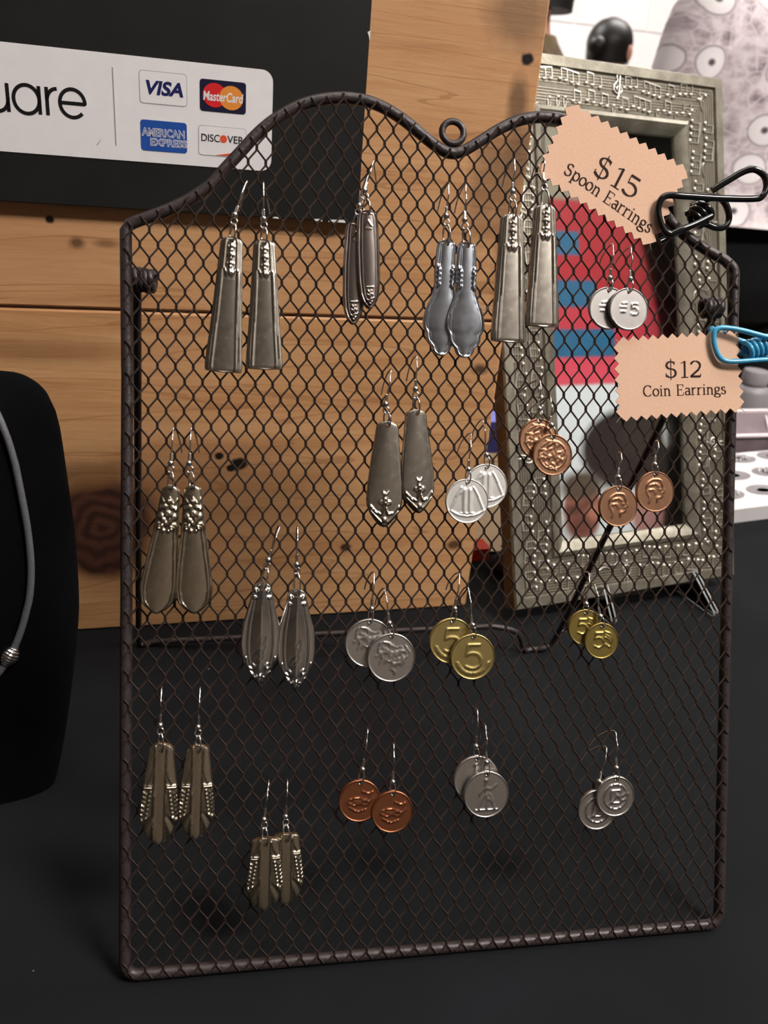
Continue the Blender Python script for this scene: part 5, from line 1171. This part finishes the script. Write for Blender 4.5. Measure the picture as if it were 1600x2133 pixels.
def gap_things():
    # a cream bag seen through the gap between the planks and the frame, base on the table
    p0 = on_table(1000, 1160, TABLE); th = R(42); nb_ = np.array([0, -math.cos(th), math.sin(th)])
    a, b = on_plane(945, 1100, p0, nb_), on_plane(1062, 1100, p0, nb_); top = on_plane(1000, 958, p0, nb_)
    t = empty('paper_bag', ((a[0] + b[0]) / 2, p0[1] + .006, TABLE + .003), (-th, 0, 0)); tag(t, 'cream paper bag behind the backdrop, seen through the gap beside the frame', 'bag')
    hw = (b[0] - a[0]) / 2; h = float(np.linalg.norm(top - p0)); rings = []
    for z, s_, d in ((0, .98, .004), (h * .1, 1, .010), (h * .6, 1.02, .010), (h * .85, .98, .008), (h, .97, .004)):
        rings.append([(x * s_, y_ + d, z) for x, y_ in rrect(-hw, -d, hw, d, min(.003, d * .8), 3)])
    MB().loft(rings).build('bag_body', MAT['bag'], t, sharp=40)
    MB().box(-hw * .97, -.0006, h * .93, hw * .97, .001, h + .002).build('folded_top', MAT['bag'], t, smooth=False)
    y = .60; a, b = at_y(985, 930, y), at_y(1075, 930, y); z0, z1 = at_y(1010, 945, y)[2], at_y(1010, 868, y)[2]
    t = empty('greeting_box', ((a[0] + b[0]) / 2, y, TABLE + .0005)); tag(t, 'violet-blue printed box with white band behind the cream bag', 'box')
    hw = (b[0] - a[0]) / 2
    MB().box(-hw, -.02, 0, hw, .02, z0 - TABLE - .002).build('box_base', MAT['tealcard'], t, smooth=False)
    zz = z0 - TABLE; MB().box(-hw, -.0205, zz - .0015, hw, .0205, zz + .003).build('white_band', MAT['white_ink'], t, smooth=False)
    MB().box(-hw, -.02, zz + .0035, hw, .02, z1 - TABLE).build('box_top', MAT['bluecard'], t, smooth=False)
    y = .66; q = at_y(1037, 862, y); t = empty('gift_tube', (q[0], y, TABLE + .0005)); tag(t, 'pink round tube standing behind the violet-blue box', 'tube')
    h = at_y(1037, 838, y)[2] - TABLE
    MB().loft([[(.011 * math.cos(k), .011 * math.sin(k), z) for k in np.linspace(0, 2 * PI, 21)[:-1]] for z in (0, h - .012)]).build('tube_body', MAT['pinkcard'], t, sharp=40)
    MB().loft([[(r_ * math.cos(k), r_ * math.sin(k), z) for k in np.linspace(0, 2 * PI, 21)[:-1]] for z, r_ in ((h - .0118, .0118), (h - .001, .0118), (h, .0105))]).build('lid', MAT['pinkcard'], t, sharp=40)
    q = on_table(984, 1172, TABLE); t = empty('card_box', (q[0], q[1] + .012, TABLE + .0005), (0, 0, .15)); tag(t, 'small red box on the black cloth below the cream bag', 'box')
    MB().loft([[(x, y_, z) for x, y_ in rrect(-.016, -.010, .016, .010, .001, 2)] for z in (0, .009)]).build('tray', MAT['redcard'], t, sharp=30)
    MB().loft([[(x, y_, z) for x, y_ in rrect(-.0166, -.0106, .0166, .0106, .001, 2)] for z in (.0092, .0125)]).build('lid', MAT['redcard'], t, sharp=30)
    q = on_table(1050, 1196, TABLE); t = empty('pouch', (q[0] + .004, q[1] + .008, TABLE + .0005)); tag(t, 'dark purple drawstring pouch slumped beside the frame edge', 'pouch')
    rings = []
    for k, (z, r_) in enumerate(((0, .012), (.003, .0155), (.009, .015), (.015, .011), (.018, .006), (.020, .005), (.024, .008))):
        rings.append([(r_ * (1 + .06 * math.sin(5 * a_ + k)) * math.cos(a_), r_ * (.75 + .05 * math.cos(4 * a_)) * math.sin(a_), z) for a_ in np.linspace(0, 2 * PI, 25)[:-1]])
    MB().loft(rings).build('pouch_body', MAT['purple'], t, sharp=70)
    MB().tube([(.0062 * math.cos(a_), .0048 * math.sin(a_), .0192) for a_ in np.linspace(0, 2 * PI, 17)[:-1]], .0012, 6, closed=True).build('drawstring', MAT['black_cloth'], t)
gap_things()

# ------------------------------------------------------------------ people in the hall
def skin_mesh(name, verts, edges, radii, mat, parent, root=0, levels=2):
    me = bpy.data.meshes.new(name); me.from_pydata(verts, edges, []); me.update(); me.materials.append(mat)
    o = bpy.data.objects.new(name, me); COL.objects.link(o); o.parent = parent
    md = o.modifiers.new('skin', 'SKIN'); md.use_smooth_shade = True
    sv = me.skin_vertices[0].data
    for i, r_ in enumerate(radii): sv[i].radius = r_ if hasattr(r_, '__len__') else (r_, r_); sv[i].use_root = (i == root)
    s_ = o.modifiers.new('subdiv', 'SUBSURF'); s_.levels = levels; s_.render_levels = levels
    return o
def ell_loft(rings, n=28):                     # (cx, cy, z, rx, ry)
    return [[(cx + rx * math.cos(a), cy + ry * math.sin(a), z) for a in np.linspace(0, 2 * PI, n + 1)[:-1]] for cx, cy, z, rx, ry in rings]
def person(label, x, y, rz, H, top_mat, leg_mat, bun=False, hair_len=1.58, loose=1.0, hem=.90, fold=False):
    k = H / 1.70
    t = empty('person', (x, y, FLOOR + .001), (0, 0, rz)); tag(t, label, 'person', 'people in the hall')
    V, E, Rd = [], [], []
    def v(p, r_): V.append((p[0] * k, p[1] * k, p[2] * k)); Rd.append((r_[0] * k, r_[1] * k) if hasattr(r_, '__len__') else r_ * k); return len(V) - 1
    def chain(a, pts):
        for p, r_ in pts: b = v(p, r_); E.append((a, b)); a = b
        return a
    pel = v((0, 0, .93), .125)
    ch = chain(pel, [((0, 0, 1.08), .115), ((0, 0, 1.25), .125)]); nb = chain(ch, [((0, .01, 1.38), .09), ((0, .008, 1.45), .052), ((0, 0, 1.51), .056)])
    chain(nb, [((0, -.012, 1.57), .078), ((0, -.008, 1.63), .086), ((0, 0, 1.675), .070)])
    for s_ in (-1, 1):
        AX = [(.155, .01, 1.35), (.20, .02, 1.22), (.235, .02, 1.06), (.245, -.03, .93), (.245, -.06, .82), (.245, -.075, .77)] if not fold else [(.155, .01, 1.35), (.20, .01, 1.22), (.225, .0, 1.07), (.20, -.12, 1.03), (.13, -.21, 1.02), (.10, -.235, 1.02)]
        w_ = chain(ch, [((s_ * p[0], p[1], p[2]), r_) for p, r_ in zip(AX, (.06, .048, .042, .034, .026, (.018, .034)))])
        hx, hy, hz = AX[-1]; hd_ = (0, 0, -1) if not fold else (-.9, -.3, -.1)
        FP = lambda d, sd, out=0: (s_ * (hx + hd_[0] * d - out * (0 if fold else 1)), hy + hd_[1] * d + (sd if not fold else 0), hz + hd_[2] * d + (sd if fold else 0))
        for q in range(4): chain(w_, [(FP(.035, (q - 1.5) * .019), .0095), (FP(.065 - .004 * abs(q - 1.5), (q - 1.5) * .020, .005), .0085), (FP(.088 - .006 * abs(q - 1.5), (q - 1.5) * .020, .014), .0075)])
        chain(w_ - 1, [(FP(-.005, -.030 if not fold else .030, .010), .0105), (FP(.025, -.047 if not fold else .045, .02), .009)])
        chain(pel, [((s_ * .095, 0, .84), .092), ((s_ * .10, -.005, .50), .058), ((s_ * .10, .015, .30), .052), ((s_ * .10, .02, .09), .036), ((s_ * .10, -.05, .045), .034), ((s_ * .10, -.14, .03), .026)])
    skin_mesh('body', V, E, Rd, MAT['skin'], t)
    # face
    hd = MB()
    hd.loft(ell_loft([(0, -.080 * k, 1.572 * k, .008 * k, .006 * k), (0, -.090 * k, 1.582 * k, .015 * k, .016 * k), (0, -.086 * k, 1.60 * k, .010 * k, .012 * k), (0, -.086 * k, 1.63 * k, .006 * k, .006 * k)], 10)); hd.build('nose', MAT['skin'], t, sharp=80)
    for s_ in (-1, 1):
        MB().ball((s_ * .034 * k, -.080 * k, 1.622 * k), .012 * k, 12, 8, (1.2, .7, .8)).build('eye', MAT['white_ink'], t); eo_ = LAST[0]
        MB().ball((s_ * .034 * k, -.0875 * k, 1.622 * k), .0055 * k, 10, 6, (1, .6, 1)).build('pupil', MAT['black_ink'], eo_)
        MB().ball((s_ * .098 * k, .004 * k, 1.60 * k), .027 * k, 12, 8, (.35, .7, 1.15)).build('ear', MAT['skin'], t)
    MB().ball((0, -.083 * k, 1.545 * k), .022 * k, 12, 8, (1.1, .45, .35)).build('mouth', plain('lips', srgb(168, 92, 86), .45), t)
    # hair cap: crown, back and sides, open over the face
    rings = []
    for i in range(13):
        z = 1.735 - (1.735 - hair_len) * (i / 12); f = math.sqrt(max(.0, 1 - ((z - 1.632) / .104) ** 2)) if z > 1.632 else 1 - .10 * min(1, (1.632 - z) / .1)
        rr = []
        for a in np.linspace(0, 2 * PI, 33)[:-1]:
            face = max(0, -math.sin(a)) ** 2 * max(0, min(1, (1.69 - z) / .03))
            rr.append((.098 * f * math.cos(a) * k, (.010 + .108 * f * math.sin(a) * (1 - .62 * face)) * k, z * k))
        rings.append(rr)
    MB().loft(rings).build('hair', MAT['hair'], t, sharp=80)
    if bun: MB().ball((0, .118 * k, 1.615 * k), .042 * k, 14, 10, (1, .9, .95)).build('hair_bun', MAT['hair'], t)
    # clothes
    l_ = loose
    MB().loft(ell_loft([(0, .01, hem * k, .200 * l_ * k, .150 * l_ * k), (0, .01, 1.0 * k, .188 * l_ * k, .142 * l_ * k), (0, .01, 1.15 * k, .172 * l_ * k, .136 * l_ * k), (0, .01, 1.28 * k, .190 * k * l_, .138 * k * l_), (0, .015, 1.36 * k, .188 * k, .112 * k), (0, .015, 1.405 * k, .150 * k, .085 * k), (0, .012, 1.435 * k, .092 * k, .070 * k), (0, .010, 1.452 * k, .068 * k, .064 * k)], 36), cap=False).build('shirt', top_mat, t, sharp=80)
    for s_ in (-1, 1):
        SX = [(.13, .012, 1.375), (.175, .012, 1.33), (.205, .02, 1.22), (.238, .02, 1.06), (.247, -.028, .94), (.247, -.05, .86)] if not fold else [(.13, .012, 1.375), (.175, .012, 1.33), (.205, .01, 1.22), (.226, .0, 1.08), (.20, -.11, 1.03), (.15, -.18, 1.02)]
        MB().tube([np.array((s_ * p[0], p[1], p[2])) * k for p in spline(SX, 4)], [q * k * l_ for q in np.interp(np.linspace(0, 1, 21), [0, .2, .4, .6, .8, 1], [.062, .074, .066, .058, .050, .052])], 16, cap=False).build('sleeve', top_mat, t, sharp=80)
    MB().loft(ell_loft([(0, 0, .76 * k, .05 * k, .06 * k), (0, 0, .80 * k, .185 * k, .135 * k), (0, .004, .90 * k, .196 * k, .146 * k), (0, .006, 1.03 * k, .170 * k, .134 * k)])).build('trouser_seat', leg_mat, t, sharp=80)
    for s_ in (-1, 1):
        MB().tube([np.array(p) * k for p in spline([(s_ * .07, .0, .99), (s_ * .095, 0, .84), (s_ * .10, -.005, .5), (s_ * .10, .015, .3), (s_ * .10, .02, .075)], 4)], [q * k for q in np.interp(np.linspace(0, 1, 17), [0, .25, .5, .75, 1], [.125, .118, .082, .070, .062])], 18).build('trouser_leg', leg_mat, t, sharp=80)
        MB().loft([[(s_ * .10 * k + r_ * .046 * math.cos(a), -.055 * k + r_ * .125 * math.sin(a), z) for a in np.linspace(0, 2 * PI, 25)[:-1]] for z, r_ in ((0, 1.0), (.02, 1.04), (.05, .92), (.075, .55))]).build('shoe', MAT['black_cloth'], t, sharp=60)
    return t
person('person in a pale medallion-print blouse and black trousers close behind the table', 1.130, 1.52, R(190), 1.74, MAT['blouse'], MAT['black_cloth'], loose=1.14, hem=.985, fold=True)
person('person in an olive-brown shirt turned to the left, half hidden by the planks', .754, 2.02, R(-100), 1.61, MAT['olive'], MAT['black_cloth'], hair_len=1.51)
person('person with black hair in a bun far back before the white wall', 1.545, 3.42, R(128), 1.60, MAT['black_cloth'], MAT['black_cloth'], bun=True, hair_len=1.56)
